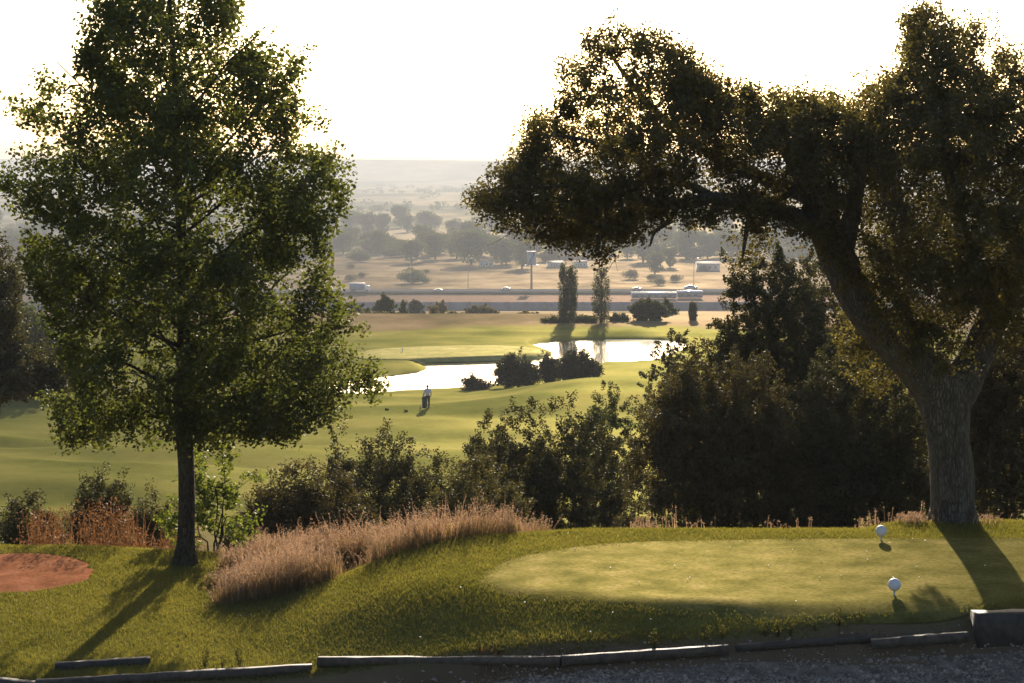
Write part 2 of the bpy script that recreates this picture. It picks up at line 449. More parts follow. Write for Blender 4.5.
M['plaster'] = simple('pale plaster', (.62, .6, .57), .8, .1, .6, 0)
M['tile'] = simple('brown roof tiles', (.26, .16, .11), .8, .25, 1.5, 0)
M['roof_white'] = simple('white sheet roof', (.78, .76, .72), .25, .06, .5, 0)
M['skin'] = simple('skin', (.42, .26, .19), .55, .06, 12, 0)
M['hair'] = simple('brown hair', (.05, .033, .02), .6, .2, 40, 0)
M['shirt'] = simple('pale lilac shirt', (.5, .48, .58), .8, .06, 12, 0)
M['trousers'] = simple('dark trousers', (.02, .02, .026), .8, .15, 12, 0)
M['petal'] = simple('white petals', (.8, .8, .76), .5, .03, 50, 0)
M['panel'] = simple('faded blue board', (.26, .3, .36), .6, .12, .4, 0)

def water_mat():
    m, nt, out = newmat('pond water')
    p = nd(nt, 'ShaderNodeBsdfPrincipled'); p.inputs['Base Color'].default_value = (.03, .035, .03, 1); p.inputs['Roughness'].default_value = .06
    p.inputs['IOR'].default_value = 1.33; p.inputs['Specular IOR Level'].default_value = .5
    tc = nt.nodes.new('ShaderNodeTexCoord').outputs['Object']
    mp = nd(nt, 'ShaderNodeMapping'); mp.inputs['Scale'].default_value = (1, .5, 1); nt.links.new(tc, mp.inputs[0])
    n = noise(nt, 1.5, 3, mp.outputs[0])
    nt.links.new(bump(nt, n, .12, .02), p.inputs['Normal'])
    nt.links.new(p.outputs[0], out.inputs[0]); return m
M['water'] = water_mat()

# ------------------------------------------------------------------ ground sheet
nu = 380
uu = np.linspace(-1, 1, nu); u = .62 * (np.abs(uu) ** 1.35) * np.sign(uu)
yy = [-22.0]
while yy[-1] < 9900: yy.append(yy[-1] + max(.1 if 18 < yy[-1] < 29 else (.3 if yy[-1] < 60 else 0), (yy[-1] + 25) * .0062) if yy[-1] > 15 else yy[-1] + 1.2)
yy = np.array(yy); nr = len(yy)
GX = u[None] * (yy[:, None] + 25); GY = yy[:, None] * np.ones((1, nu))
GZ = terrain(GX, GY)
V = np.stack([GX, GY, GZ], -1).reshape(-1, 3)
ii = (np.arange(nr - 1)[:, None] * nu + np.arange(nu - 1)[None]).ravel()
ground = struct(mesh_obj('ground', V, np.stack([ii, ii + 1, ii + nu + 1, ii + nu], 1), None, M['ground'], None, True))
Xf, Yf = GX.ravel(), GY.ravel()
wn = fbm2(Xf * .25, Yf * .25, 3)
ybv = np.interp(Xf, [-30, -6.2, -4.9, -4.1, -2.9, -1.5, 0, 1.2, 4.8, 5.5, 40], [27.2, 26.9, 26.6, 26.3, 25.9, 25.5, 25.0, 24.75, 24.75, 25.35, 25.35])
ycv = np.interp(Xf, [-4.3, -3.7, -2.9, -1.5, 0, 1.0, 1.6], [27, 23.7, 23.9, 24.35, 24.85, 25.1, 27])
dry = np.maximum(sstep(.3, .9, Yf - ybv), sstep(0, .35, Yf - ycv)) * sstep(66, 54, Yf + (wn - .5) * 18) * .9
wf = fbm2(Xf * .05, Yf * .05, 3)
dry = np.maximum(dry, sstep(229, 240, Yf + (wf - .5) * 18 - 5 * np.exp(-((Xf - 8) / 14) ** 2) - 4 * np.exp(-((Xf + 9) / 6) ** 2)))
dry = np.maximum(dry, .75 * sstep(20.0, 19.75, Yf - .25 * sstep(1.0, 6.5, Xf) - .35 * (fbm2(Xf * 3, Yf * 3, 2) - .5)))
soil = sstep(776, 784, Yf) * sstep(852, 846, Yf) * .9
soil = np.maximum(soil, sstep(20.0, 19.75, Yf - .55 * sstep(1.5, 5.5, Xf)) * .85)
soil = np.maximum(soil, sstep(.8, 1.6, Yf - ybv) * sstep(50, 40, Yf) * .35)
far = sstep(1250, 1500, Yf + (fbm2(Xf * .01, Yf * .006, 3) - .5) * 400)
col = np.stack([dry, soil, far, np.ones_like(dry)], 1).astype(np.float32)
ca = ground.data.color_attributes.new('cover', 'FLOAT_COLOR', 'POINT'); ca.data.foreach_set('color', col.ravel())

def sheet(name, outline, lift, mat, rings=14, center=None):
    """a thin sheet laid on the terrain inside an outline (star-shaped about its centre)"""
    o = np.asarray(outline); c = o.mean(0) if center is None else np.array(center)
    V = [np.array([[c[0], c[1]]])]
    for r in range(1, rings + 1): V.append(c + (o - c) * (r / rings))
    V = np.vstack(V); n = len(o)
    z = terrain(V[:, 0], V[:, 1]) + lift
    z[-n:] -= lift * .5
    V = np.column_stack([V, z]); T = [(0, 1 + k, 1 + (k + 1) % n) for k in range(n)]
    Q = [(1 + r * n + k, 1 + (r + 1) * n + k, 1 + (r + 1) * n + (k + 1) % n, 1 + r * n + (k + 1) % n) for r in range(rings - 1) for k in range(n)]
    return struct(mesh_obj(name, V, Q, T, mat, None, True))

tee_px = [(478, 583), (500, 563), (560, 549), (640, 542), (760, 539.5), (900, 538.5), (1040, 538), (1180, 540), (1180, 600), (1040, 598), (960, 610), (880, 613), (790, 613), (700, 609), (620, 603), (545, 597), (500, 591)]
tee_out = smooth_poly([ground_at(x, y, 0) for x, y in tee_px], 6)
sheet('tee_box', tee_out, .012, M['tee'], 30)
clay_px = [(-60, 560), (-40, 548), (0, 545), (40, 545), (75, 550), (92, 559), (88, 570), (60, 578), (20, 583), (-40, 584)]
clay_out = smooth_poly([ground_at(x, y, -.55) for x, y in clay_px], 6)
clay_out = clay_out + .13 * (np.stack([vnoise2(clay_out[:, 0] * 3, clay_out[:, 1] * 5), vnoise2(clay_out[:, 0] * 4 + 9, clay_out[:, 1] * 3)], 1) - .5)
sheet('bare_soil', clay_out, .016, M['clay'], 12)
green_px = [(352, 352), (366, 347.5), (400, 344.5), (450, 342.8), (500, 342.5), (535, 345), (546, 349), (540, 351.5), (500, 353.5), (450, 355), (400, 356), (365, 355.5)]
green_out = smooth_poly([ground_at(x, y, -15.5) for x, y in green_px], 5)
sheet('putting_green', green_out, .14, M['green'], 12)
# pond water
wo = np.asarray(shore_s); cen = wo.mean(0)
import mathutils.geometry as mg
d_in = 1.2
nrm = np.roll(wo, -1, 0) - np.roll(wo, 1, 0); nrm = np.stack([nrm[:, 1], -nrm[:, 0]], 1); nrm /= np.linalg.norm(nrm, axis=1, keepdims=True)
test = poly_sd((wo + nrm * .3)[:, 0], (wo + nrm * .3)[:, 1], wo)
nrm *= np.sign(test)[:, None]
wv = wo + nrm * .5
tri = mg.tessellate_polygon([[Vector((a, b, 0)) for a, b in wv]])
struct(mesh_obj('pond_water', np.column_stack([wv, np.full(len(wv), WATER)]), None, [t for t in tri], M['water']))

# gravel path in front
gx = np.linspace(-14, 14, 120); gyb = np.interp(gx, [-14, -5.6, -2.3, 0, 1.3, 5, 14], [19.05, 19.05, 19.4, 19.35, 19.5, 19.85, 20.4])
rows = 14; V = []
for r in range(rows):
    t = r / (rows - 1); y_ = gyb * t + (1 - t) * 8
    y_ = gyb - (gyb - 8) * (1 - t) ** 2
    y_ = y_ + (.12 * (fbm2(gx * 2, gx * 0 + 3, 3) - .5) if r == rows - 1 else 0)
    V.append(np.stack([gx, y_, terrain(gx, y_) + .015], 1))
V = np.vstack(V); ii = (np.arange(rows - 1)[:, None] * 120 + np.arange(119)[None]).ravel()
struct(mesh_obj('gravel_path', V, np.stack([ii, ii + 1, ii + 121, ii + 120], 1), None, M['gravel'], None, True))

# ------------------------------------------------------------------ leaves, sprays, branches
def leaf_quads(c, size, rng, up=.3, wid=.62, nrm=None):
    n = len(c)
    nv = rng.normal(size=(n, 3)); nv[:, 2] += up * np.sign(nv[:, 2]) * 1.0
    nv /= np.linalg.norm(nv, axis=1, keepdims=True)
    a = rng.normal(size=(n, 3)); a -= nv * (a * nv).sum(1, keepdims=True); a /= np.linalg.norm(a, axis=1, keepdims=True)
    b = np.cross(nv, a)
    L = (size * rng.uniform(.65, 1.3, n))[:, None]; W = L * wid
    fold = nv * L * .1
    V = np.stack([c - a * L * .5, c + b * W * .5 + fold + a * L * .05, c + a * L * .5, c - b * W * .5 + fold + a * L * .05], 1).reshape(-1, 3)
    Q = np.arange(n * 4).reshape(-1, 4)
    return V, Q

def spray_leaves(c, d, length, rad, n_each, size, rng, **kw):
    k = len(c); n_each = np.broadcast_to(n_each, (k,)).astype(int)
    idx = np.repeat(np.arange(k), n_each); n = len(idx)
    t = rng.uniform(-.55, .55, n)
    L = np.broadcast_to(length, (k,))[idx]; R = np.broadcast_to(rad, (k,))[idx]
    p = c[idx] + d[idx] * (t * L)[:, None] + np.clip(rng.normal(size=(n, 3)), -1.5, 1.5) * (R * (1 - .6 * np.abs(t)))[:, None]
    return leaf_quads(p, size, rng, **kw)

def grow(nodes0, rad0, targets, rng, droop=.0, r_tip=.004, up=.15, seg=5):
    """branches from a fixed skeleton to every target; returns tube list and spray directions"""
    pos = [np.array(p) for p in nodes0]; par = [-1] * len(pos); main = len(pos)
    arr = np.array(pos)
    order = np.argsort([np.min(np.linalg.norm(arr - t, axis=1)) for t in targets])
    chains = []; dirs = np.zeros_like(targets)
    cap_ = main + len(targets) * seg + 5
    A = np.zeros((cap_, 3)); A[:main] = arr; cnt = main
    parent = np.full(cap_, -1)
    for oi in order:
        t = targets[oi]
        dist = np.linalg.norm(A[:cnt] - t, axis=1) + .25 * np.maximum(0, A[:cnt, 2] - t[2])
        j = int(np.argmin(dist)); p0 = A[j]
        dvec = t - p0; ln = np.linalg.norm(dvec) + 1e-6
        mid = p0 + dvec * .5 + rng.normal(size=3) * .08 * ln + np.array([0, 0, up * ln * .5 - droop * ln])
        ch = [j]
        for k in range(1, seg + 1):
            s = k / seg
            q = (1 - s) ** 2 * p0 + 2 * s * (1 - s) * mid + s * s * t
            if k < seg: q = q + rng.normal(size=3) * .025 * ln
            A[cnt] = q; parent[cnt] = ch[-1]; ch.append(cnt); cnt += 1
        chains.append(ch)
        e = t - A[ch[-3]]; dirs[oi] = e / (np.linalg.norm(e) + 1e-9)
    count = np.zeros(cap_)
    for ch in chains: count[ch[-1]] += 1
    for i in range(cnt - 1, main - 1, -1):
        if parent[i] >= 0: count[parent[i]] += count[i]
    tubes = []
    for ch in chains:
        pts = A[ch].copy()
        r = r_tip * np.sqrt(np.maximum(1, count[ch])); r[0] = r[1] if ch[0] < main else min(r[1] * 1.1, r[0])
        r[-1] = r_tip * .5
        tubes.append((pts, r))
    return tubes, dirs

def catmull(pts, n=6):
    pts = np.asarray(pts, float); ext = np.vstack([2 * pts[0] - pts[1], pts, 2 * pts[-1] - pts[-2]]); out = []
    for i in range(1, len(ext) - 2):
        p0, p1, p2, p3 = ext[i - 1], ext[i], ext[i + 1], ext[i + 2]
        for k in range(n):
            t = k / n
            out.append(.5 * (2 * p1 + (p2 - p0) * t + (2 * p0 - 5 * p1 + 4 * p2 - p3) * t * t + (3 * p1 - p0 - 3 * p2 + p3) * t ** 3))
    out.append(ext[-2]); return np.array(out)

def limb(mb, pts, sides=12, wob=.12, seed=0, n=7):
    """pts: rows of x, y, z, radius"""
    c = catmull(pts, n); mb.tube(c[:, :3], np.maximum(c[:, 3], .003), sides, True, wob, seed); return c

def outline_targets(poly, D, depth, n, rng, edge_px=70, hole=.0, hs=1.0, inner=1.0):
    poly = np.asarray(poly, float); lo, hi = poly.min(0), poly.max(0); out = []
    tot = 0
    while tot < n:
        q = rng.uniform(lo, hi, (n * 3, 2)); sd = poly_sd(q[:, 0], q[:, 1], poly); k = sd < -1
        q, sd = q[k], -sd[k]
        dep = depth * np.sqrt(np.clip(sd / edge_px, .04, 1)); off = rng.uniform(-1, 1, len(q)); off = np.sign(off) * np.abs(off) ** .7 * dep
        p = P(q[:, 0], q[:, 1], D + off)
        if hole > 0:
            v = vnoise3(p * hs + 5) * .65 + vnoise3(p * hs * 2.1 + 9) * .35
            keep = v > hole; p = p[keep]
        out.append(p); tot += len(p)
    return np.vstack(out)[:n]

# ------------------------------------------------------------------ oak on the tee
def build_oak():
    rng = np.random.default_rng(11); D = 25.6
    root = empty('oak_tree', tuple(P(953, 531, D)))
    base = np.array(root.location)
    tag(root, 'big gnarled oak with a forked grey trunk leaning over the tee', 'tree')
    def L(rows):
        a = []
        for x, y, dd, wpx in rows:
            p = P(x, y, D + dd); a.append((*(p - base), wpx * .5 / F * D))
        return np.array(a)
    tr = MB()
    sk = []
    specs = [
        ([(953, 556, 0, 60), (953, 530, 0, 48), (953, 512, 0, 44), (952, 475, 0, 42), (949, 440, 0, 43), (946, 412, 0, 50), (940, 390, 0, 52), (917, 366, -.1, 42), (886, 335, -.2, 39), (858, 298, -.25, 37), (840, 262, -.2, 36), (828, 232, -.1, 33), (815, 200, 0, 25), (800, 170, .1, 19), (780, 140, .3, 14), (755, 118, .4, 9), (720, 100, .5, 5)], 22),
        ([(948, 412, 0, 30), (962, 385, .1, 40), (978, 352, .3, 35), (996, 310, .5, 31), (1015, 262, .6, 27), (1030, 205, .7, 22), (1040, 150, .8, 16), (1050, 95, .9, 8)], 18),
        ([(834, 248, -.1, 26), (812, 226, -.2, 20), (785, 213, -.4, 17), (752, 206, -.5, 14), (715, 198, -.6, 12), (680, 203, -.7, 10), (645, 200, -.8, 8), (610, 190, -.9, 6), (570, 186, -1, 4), (520, 190, -1, 2.5)], 12),
        ([(815, 200, 0, 18), (775, 182, .5, 14), (730, 165, .9, 11), (690, 140, 1.1, 9), (655, 110, 1.2, 7), (625, 75, 1.2, 5), (605, 45, 1.2, 3)], 10),
        ([(715, 198, -.6, 9), (675, 178, -.4, 8), (630, 158, -.2, 6), (585, 140, 0, 4), (545, 135, 0, 2.5)], 9),
        ([(840, 262, -.2, 24), (852, 215, -.6, 18), (862, 165, -.8, 12), (880, 115, -.8, 8), (905, 70, -.8, 4.5), (920, 30, -.8, 2)], 12),
        ([(996, 310, .5, 22), (970, 260, -.4, 17), (955, 200, -.8, 13), (945, 150, -1, 9), (950, 90, -1, 5)], 10),
        ([(1015, 262, .6, 20), (1070, 225, .4, 16), (1130, 200, 0, 12), (1190, 190, -.3, 6)], 10),
        ([(680, 203, -.7, 6), (668, 222, -.8, 4.5), (655, 232, -.8, 3.2), (650, 246, -.8, 2)], 7),
        ([(752, 206, -.5, 6), (748, 222, -.6, 5), (745, 240, -.6, 4), (742, 262, -.6, 2)], 7),
        ([(610, 190, -.9, 5), (606, 215, -1, 3.5), (600, 240, -1, 2.5), (598, 258, -1, 1.5)], 7),
        ([(570, 186, -1, 3), (560, 205, -1, 2.2), (545, 222, -1, 1.6), (536, 242, -1, 1)], 6),
    ]
    for i, (rows, sd) in enumerate(specs):
        c = limb(tr, L(rows), sd, .14 if i < 2 else .1, i * 3.1); sk.append(c[2 if i else 30:, :3])
    # root flare
    for a in range(7):
        an = a / 7 * 2 * PI + .3; r0 = .3
        pts = np.array([(math.cos(an) * .18, math.sin(an) * .18, .5, .1), (math.cos(an) * .27, math.sin(an) * .27, .16, .1), (math.cos(an) * .42, math.sin(an) * .42, -.06, .07)])
        limb(tr, pts, 8, .1, a)
    tr.build('trunk', M['bark_oak'], root, True)
    left = [(470, 192), (505, 166), (524, 150), (526, 122), (556, 116), (566, 92), (556, 68), (583, 58), (590, 34), (618, 22), (650, 34), (682, 44), (702, 74), (735, 84), (765, 90), (800, 90), (842, 106), (860, 150), (850, 200), (832, 225),
            (800, 212), (760, 205), (720, 206), (690, 206), (662, 212), (640, 232), (618, 240), (600, 250), (584, 246), (572, 245), (545, 238), (520, 238), (495, 228), (476, 212)]
    right = [(842, 108), (852, 84), (880, 72), (902, 70), (900, 44), (910, 14), (935, 4), (958, 24), (1000, 20), (992, 46), (1030, 60), (1090, 20), (1160, 40), (1230, 110), (1260, 220), (1220, 290), (1120, 320), (1050, 330), (1010, 350), (985, 310), (950, 330), (915, 335), (890, 300), (868, 280), (858, 240), (850, 190)]
    mid = [(700, 160), (790, 130), (850, 180), (835, 235), (780, 205), (735, 196)]
    droop = [(580, 225), (640, 210), (640, 236), (612, 252), (600, 262), (586, 252)]
    ta = np.vstack([outline_targets(left, D, 1.9, 1000, rng, 70, .43, 1.5), outline_targets([(680, 60), (735, 88), (840, 110), (835, 165), (760, 160), (700, 165), (670, 120)], D + .3, 1.2, 110, rng, 40, .3, 1.2)])
    tb = outline_targets(right, D - .2, 3.2, 1900, rng, 80, .40, 1.3)
    tc_ = outline_targets(droop, D - .9, .5, 12, rng, 30)
    td = outline_targets([(733, 225), (765, 222), (762, 262), (745, 268)], D - .6, .25, 9, rng, 20)
    te = np.vstack([outline_targets([(655, 185), (700, 212), (745, 192), (800, 222), (830, 215), (858, 262), (835, 262), (800, 238), (760, 222), (715, 222), (680, 218), (650, 225)], D - .85, .35, 85, rng, 15), outline_targets([(850, 290), (930, 330), (900, 380), (860, 400), (840, 340)], D + 1.2, .8, 50, rng, 40), outline_targets([(800, 110), (900, 90), (1040, 90), (1050, 300), (960, 310), (890, 280), (850, 220), (810, 190)], D - 1.4, .7, 210, rng, 40, .36, 1.3), outline_targets([(845, 250), (900, 300), (950, 330), (965, 300), (985, 340), (960, 372), (930, 372), (890, 352), (862, 330), (842, 290)], D - 1.0, .5, 45, rng, 30)])
    tf = outline_targets([(480, 190), (560, 170), (660, 195), (640, 225), (560, 238), (495, 226)], D - .9, .8, 30, rng, 40, .35, 1.3)
    tgt = np.vstack([ta, tb, tc_, td, te, tf]) - base
    tubes, dirs = grow(np.vstack(sk), None, tgt, rng, .02, .0035, .12)
    br = MB()
    for pts, r in tubes: br.tube(pts, r, 5, False)
    # bare hanging twigs
    for (x, y, dd) in ((655, 215, -.8), (690, 208, -.7), (548, 228, -1), (530, 225, -1), (772, 210, -.5), (620, 245, -1), (790, 214, -.4), (705, 205, -.7)):
        p = P(x, y, D + dd) - base
        for k in range(3):
            q = [p]; d = np.array([rng.normal() * .4, rng.normal() * .3, -.6])
            for s in range(5):
                d = d + rng.normal(size=3) * np.array([.6, .4, .4]) + np.array([0, 0, -.05]); q.append(q[-1] + d * .055)
            br.tube(np.array(q), np.linspace(.006, .002, 6), 5, False)
    br.build('branches', M['bark_dark'], root, True)
    dd = dirs + rng.normal(size=dirs.shape) * .35; dd[:, 2] += .12; dd /= np.linalg.norm(dd, axis=1, keepdims=True)
    n_each = np.full(len(tgt), 100); n_each[len(ta) + len(tb):len(ta) + len(tb) + len(tc_) + len(td)] = 110
    V, Q = spray_leaves(tgt, dd, rng.uniform(.28, .55, len(tgt)), rng.uniform(.06, .1, len(tgt)), n_each, .052, rng)
    mesh_obj('crown', V, Q, None, M['oak_leaf'], root)
build_oak()

# ------------------------------------------------------------------ young tree on the left
def build_left_tree():
    rng = np.random.default_rng(23); D = 25.8
    b = P(185, 556, D); root = empty('broadleaf_tree', (b[0], b[1], tz(b[0], b[1]) - .03)); base = np.array(root.location)
    tag(root, 'tall leafy young tree with a slim straight dark trunk beside the red soil', 'tree')
    def L(rows): return np.array([(*(P(x, y, D + dd) - base), w * .5 / F * D) for x, y, dd, w in rows])
    tr = MB(); sk = []
    trunk = L([(185, 566, 0, 30), (185, 555, 0, 24), (186, 540, 0, 18.5), (187, 500, 0, 17), (186, 460, 0, 16), (184, 430, 0, 17), (183, 380, 0, 15), (184, 320, .05, 13), (182, 250, 0, 11), (178, 180, 0, 9), (176, 110, 0, 7), (172, 40, 0, 5), (168, -30, 0, 3)])
    c = limb(tr, trunk, 14, .08, 1); sk.append(c[38:, :3])
    n = 34
    for i in range(n):
        t = i / (n - 1); y0 = 432 - t * 400
        wid = np.interp(y0, [-20, 60, 130, 230, 330, 400, 440], [25, 75, 130, 175, 185, 170, 140]) / F * D
        az = i * 2.4 + rng.normal() * .25; ln = wid * rng.uniform(.6, .88)
        p0 = P(np.interp(y0, [0, 430], [170, 184]), y0, D) - base
        rise = ln * np.interp(y0, [0, 200, 430], [1.1, .75, .3]); q = []
        for k in range(6):
            s = k / 5; q.append((p0[0] + math.cos(az) * ln * s, p0[1] + math.sin(az) * ln * s, p0[2] + rise * (s ** 1.15) + rng.normal() * .03, np.interp(s, [0, 1], [.035 - .018 * t, .008])))
        cc = limb(tr, np.array(q), 7, .06, i, 3); sk.append(cc[3:, :3])
    tr.build('trunk', M['bark_dark'], root, True)
    poly = [(150, -55), (120, -30), (90, 0), (95, 35), (78, 60), (90, 84), (66, 84), (44, 76), (46, 95), (15, 102), (34, 132), (10, 150), (-6, 165), (4, 192), (28, 206), (44, 222), (20, 250), (36, 300), (60, 340), (66, 400), (80, 430), (110, 434), (150, 428), (185, 440), (240, 428), (285, 440), (300, 424), (335, 410), (375, 392), (376, 370), (346, 352), (366, 330), (345, 308), (332, 285), (330, 258), (320, 242), (342, 212), (347, 182), (336, 160), (292, 146), (315, 126), (302, 82), (309, 54), (276, 48), (228, 50), (241, 22), (230, -5), (205, -40), (175, -62)]
    tg = outline_targets(poly, D, 2.3, 1150, rng, 95, .375, 1.35)
    tg2 = outline_targets([(60, 395), (180, 420), (330, 395), (350, 410), (290, 440), (180, 446), (80, 436)], D, 1.6, 45, rng, 25)
    tg3 = outline_targets([(45, 395), (118, 412), (112, 440), (70, 438)], D + 1.9, .6, 34, rng, 25)
    tgt = np.vstack([tg, tg2, tg3]) - base
    tubes, dirs = grow(np.vstack(sk), None, tgt, rng, .0, .0032, .2)
    br = MB()
    for p, r in tubes: br.tube(p, r, 5, False)
    br.build('branches', M['bark_dark'], root, True)
    dd = dirs + rng.normal(size=dirs.shape) * .3; dd[:, 2] += .3; dd /= np.linalg.norm(dd, axis=1, keepdims=True)
    V, Q = spray_leaves(tgt, dd, rng.uniform(.4, .65, len(tgt)), rng.uniform(.08, .13, len(tgt)), 110, .062, rng, wid=.8)
    mesh_obj('crown', V, Q, None, M['alder_leaf'], root)
build_left_tree()

# ------------------------------------------------------------------ shrubs
def shrub(name, label, cat, x, D, wpx, ytop, ybot, leaf, n_leaf, size, seed, group=None, lobes=6, depth=None, bark='bark_dark', sink=.15, spray=.27, zb=None, lofrac=.04, hfix=None):
    rng = np.random.default_rng(seed)
    X = (x - 512) / F * D; w = wpx / F * D
    z_t = float(P(x, ytop, D)[2]); z_b = tz(X, D) if zb is None else zb
    vis_b = float(P(x, ybot, D)[2]); h = hfix or z_t - z_b
    root = empty(name, (X, D, z_b - .05)); tag(root, label, cat, group)
    depth = depth or w * .75
    # foliage lobes: a low wide one and taller ones around it
    cs = []
    lo = lofrac * h
    for k in range(lobes):
        a = k / lobes * 2 * PI + rng.uniform(0, 1.5)
        if k == 0: cx, cy, top = 0, 0, h
        else:
            rr = rng.uniform(.35, .8); cx, cy = math.cos(a) * w * .5 * rr * .8, math.sin(a) * depth * .5 * rr * .8
            top = h * rng.uniform(.68, .97) * (1 - .22 * abs(cx) / (w * .5))
        rx = w * rng.uniform(.26, .36) * (1.1 if k == 0 else 1); ry = depth * rng.uniform(.26, .36)
        rx = max(.16 * w, min(rx, w * .5 - abs(cx) + .06 * w))
        rz = min(top * .5, max(rx, ry) * 1.35); cz = top - rz
        cs.append((cx, cy, cz, rx, ry, rz))
        if cz - rz > lo + .3 * h: cs.append((cx * 1.05, cy, lo + (cz - lo) * .45, rx * 1.05, ry * 1.05, (cz - lo) * .55 + .2 * h))
    cs = np.array(cs); area = (cs[:, 3] * cs[:, 5] + cs[:, 4] * cs[:, 5] + cs[:, 3] * cs[:, 4])
    n_leaf = int(n_leaf * 3.2); size *= 1.15; per = 60; ns = max(14, n_leaf // per)
    pick = rng.choice(len(cs), ns, p=area / area.sum()); c = cs[pick]
    d = rng.normal(size=(ns, 3)); d[:, 2] = d[:, 2] * .9 + .15; d /= np.linalg.norm(d, axis=1, keepdims=True)
    kp = vnoise3((c[:, :3] + d * c[:, 3:]) * (5.0 / w)) * .6 + vnoise3((c[:, :3] + d * c[:, 3:]) * (11.0 / w)) * .4 > .38
    c, d = c[kp], d[kp]; ns = len(c)
    rad = rng.uniform(.68, .99, ns)[:, None] * (1 + .3 * (vnoise3(d * 2 + c[:, :3] * 2) - .5))[:, None]
    t = c[:, :3] + d * c[:, 3:] * rad
    t[:, 2] = np.maximum(t[:, 2], lo + rng.uniform(0, .25, ns) * h * .3)
    stems = []
    for k in range(5):
        a = rng.uniform(0, 2 * PI); l = cs[rng.integers(len(cs))]
        s = np.linspace(0, 1, 6)[:, None]
        stems.append(np.array([0.08 * math.cos(a), .08 * math.sin(a), 0]) * (1 - s) + s * np.array([l[0] * .8, l[1] * .8, max(.3 * h, l[2])]) + rng.normal(size=(6, 3)) * .02 * w * (s * (1 - s) * 4))
    tr = MB()
    for s in stems: tr.tube(s, np.linspace((.012 if name == 'sapling' else .028) * h ** .7, .008, 6), 6, True)
    sub = t[rng.choice(ns, min(ns, 90), replace=False)]
    tubes, _ = grow(np.vstack(stems), None, sub, rng, 0, .004, .1, 4)
    for p, r in tubes: tr.tube(p, r, 4, False)
    tr.build('trunk', M[bark], root, True)
    dd = d * .7 + rng.normal(size=d.shape) * .35; dd[:, 2] += .22; dd /= np.linalg.norm(dd, axis=1, keepdims=True)
    sp = spray * rng.uniform(.7, 1.5, ns)
    V, Q = spray_leaves(t, dd, sp, spray * rng.uniform(.16, .3, ns), int(per * 1.25), size, rng)
    mesh_obj('crown', V, Q, None, M[leaf], root)
    return root

SH = [
 ('shrub', 'low dark shrub at the left edge behind the rusty weeds', 'shrub', 22, 34, 74, 486, 530, 'holm_leaf', 6000, .05, 5),
 ('shrub', 'dark rounded shrub standing on the fairway edge left of the slim trunk', 'shrub', 98, 36, 74, 462, 535, 'holm_leaf', 9000, .05, 2),
 ('shrub', 'grey green low shrub close on the left of the slim trunk', 'shrub', 152, 33, 60, 486, 535, 'olive_leaf', 6000, .045, 3),
 ('shrub', 'broad greyish brown shrub right of the slim trunk behind the dry grass', 'shrub', 306, 31.5, 155, 449, 545, 'brown_leaf', 20000, .045, 4),
 ('shrub', 'dark shrub with a twin top in front of the fairway below the golfer', 'shrub', 392, 38, 108, 421, 520, 'holm_leaf', 15000, .05, 15),
 ('shrub', 'small dark pointed shrub beside the twin topped one', 'shrub', 340, 40, 42, 434, 500, 'holm_leaf', 6000, .05, 6),
 ('shrub', 'olive brown shrub directly behind the tall dry grass at mid picture', 'shrub', 478, 32, 140, 449, 530, 'olive_leaf', 17000, .045, 7),
 ('holm_oak', 'dark bushy holm oak left of the large brown one, against the fairway', 'tree', 555, 42, 195, 390, 525, 'holm_leaf', 32000, .055, 8),
 ('shrub', 'dark shrub filling the gap between the twin topped one and the holm oaks', 'shrub', 440, 41, 86, 446, 520, 'holm_leaf', 12000, .05, 77),
 ('holm_oak', 'smaller dark holm oak with a knobbly crown below the fairway mound', 'tree', 490, 44, 72, 414, 500, 'holm_leaf', 11000, .055, 9),
 ('holm_oak', 'green topped bush peeping over the dark ones at the foot of the fairway mound', 'tree', 612, 58, 84, 380, 450, 'poplar_leaf', 11000, .065, 10),
 ('holm_oak', 'large reddish brown holm oak behind the left half of the tee', 'tree', 722, 36, 205, 328, 530, 'brown_leaf', 46000, .05, 11),
 ('holm_oak', 'dark holm oak rising behind the big brown one under the oak limb', 'tree', 770, 45, 165, 232, 480, 'holm_leaf', 46000, .065, 12),
 ('holm_oak', 'dark holm oak crossing behind the leaning limb of the big oak', 'tree', 838, 47, 150, 246, 480, 'holm_leaf', 40000, .065, 19),
 ('holm_oak', 'shadowy holm oak filling the space left of the grey oak trunk', 'tree', 862, 37, 170, 322, 530, 'holm_leaf', 36000, .052, 13),
 ('holm_oak', 'olive holm oak at the right edge behind the grey oak trunk', 'tree', 1022, 33, 150, 300, 530, 'brown_leaf', 32000, .048, 14),
 ('holm_oak', 'far dark bush beside the right lobe of the pond', 'tree', 678, 80, 80, 326, 430, 'holm_leaf', 10000, .08, 16),
 ('holm_oak', 'dark holm oak deep in shade seen past the right of the oak trunk', 'tree', 935, 46, 130, 300, 480, 'holm_leaf', 22000, .06, 18),
]
for a in SH: shrub(*a, lobes=9 if a[6 - 1] > 100 else 6)
shrub('sapling', 'thin pale green sapling with sparse leaves behind the slim trunk', 'tree', 212, 27.6, 95, 440, 520, 'sucker_leaf', 1000, .06, 21, lobes=6, spray=.3)
# big oak at the left border behind the young tree
shrub('holm_oak', 'old dark holm oak cut off by the left picture border', 'tree', -36, 58, 190, 212, 390, 'holm_leaf', 60000, .11, 31, lobes=10, spray=.6, lofrac=.5)

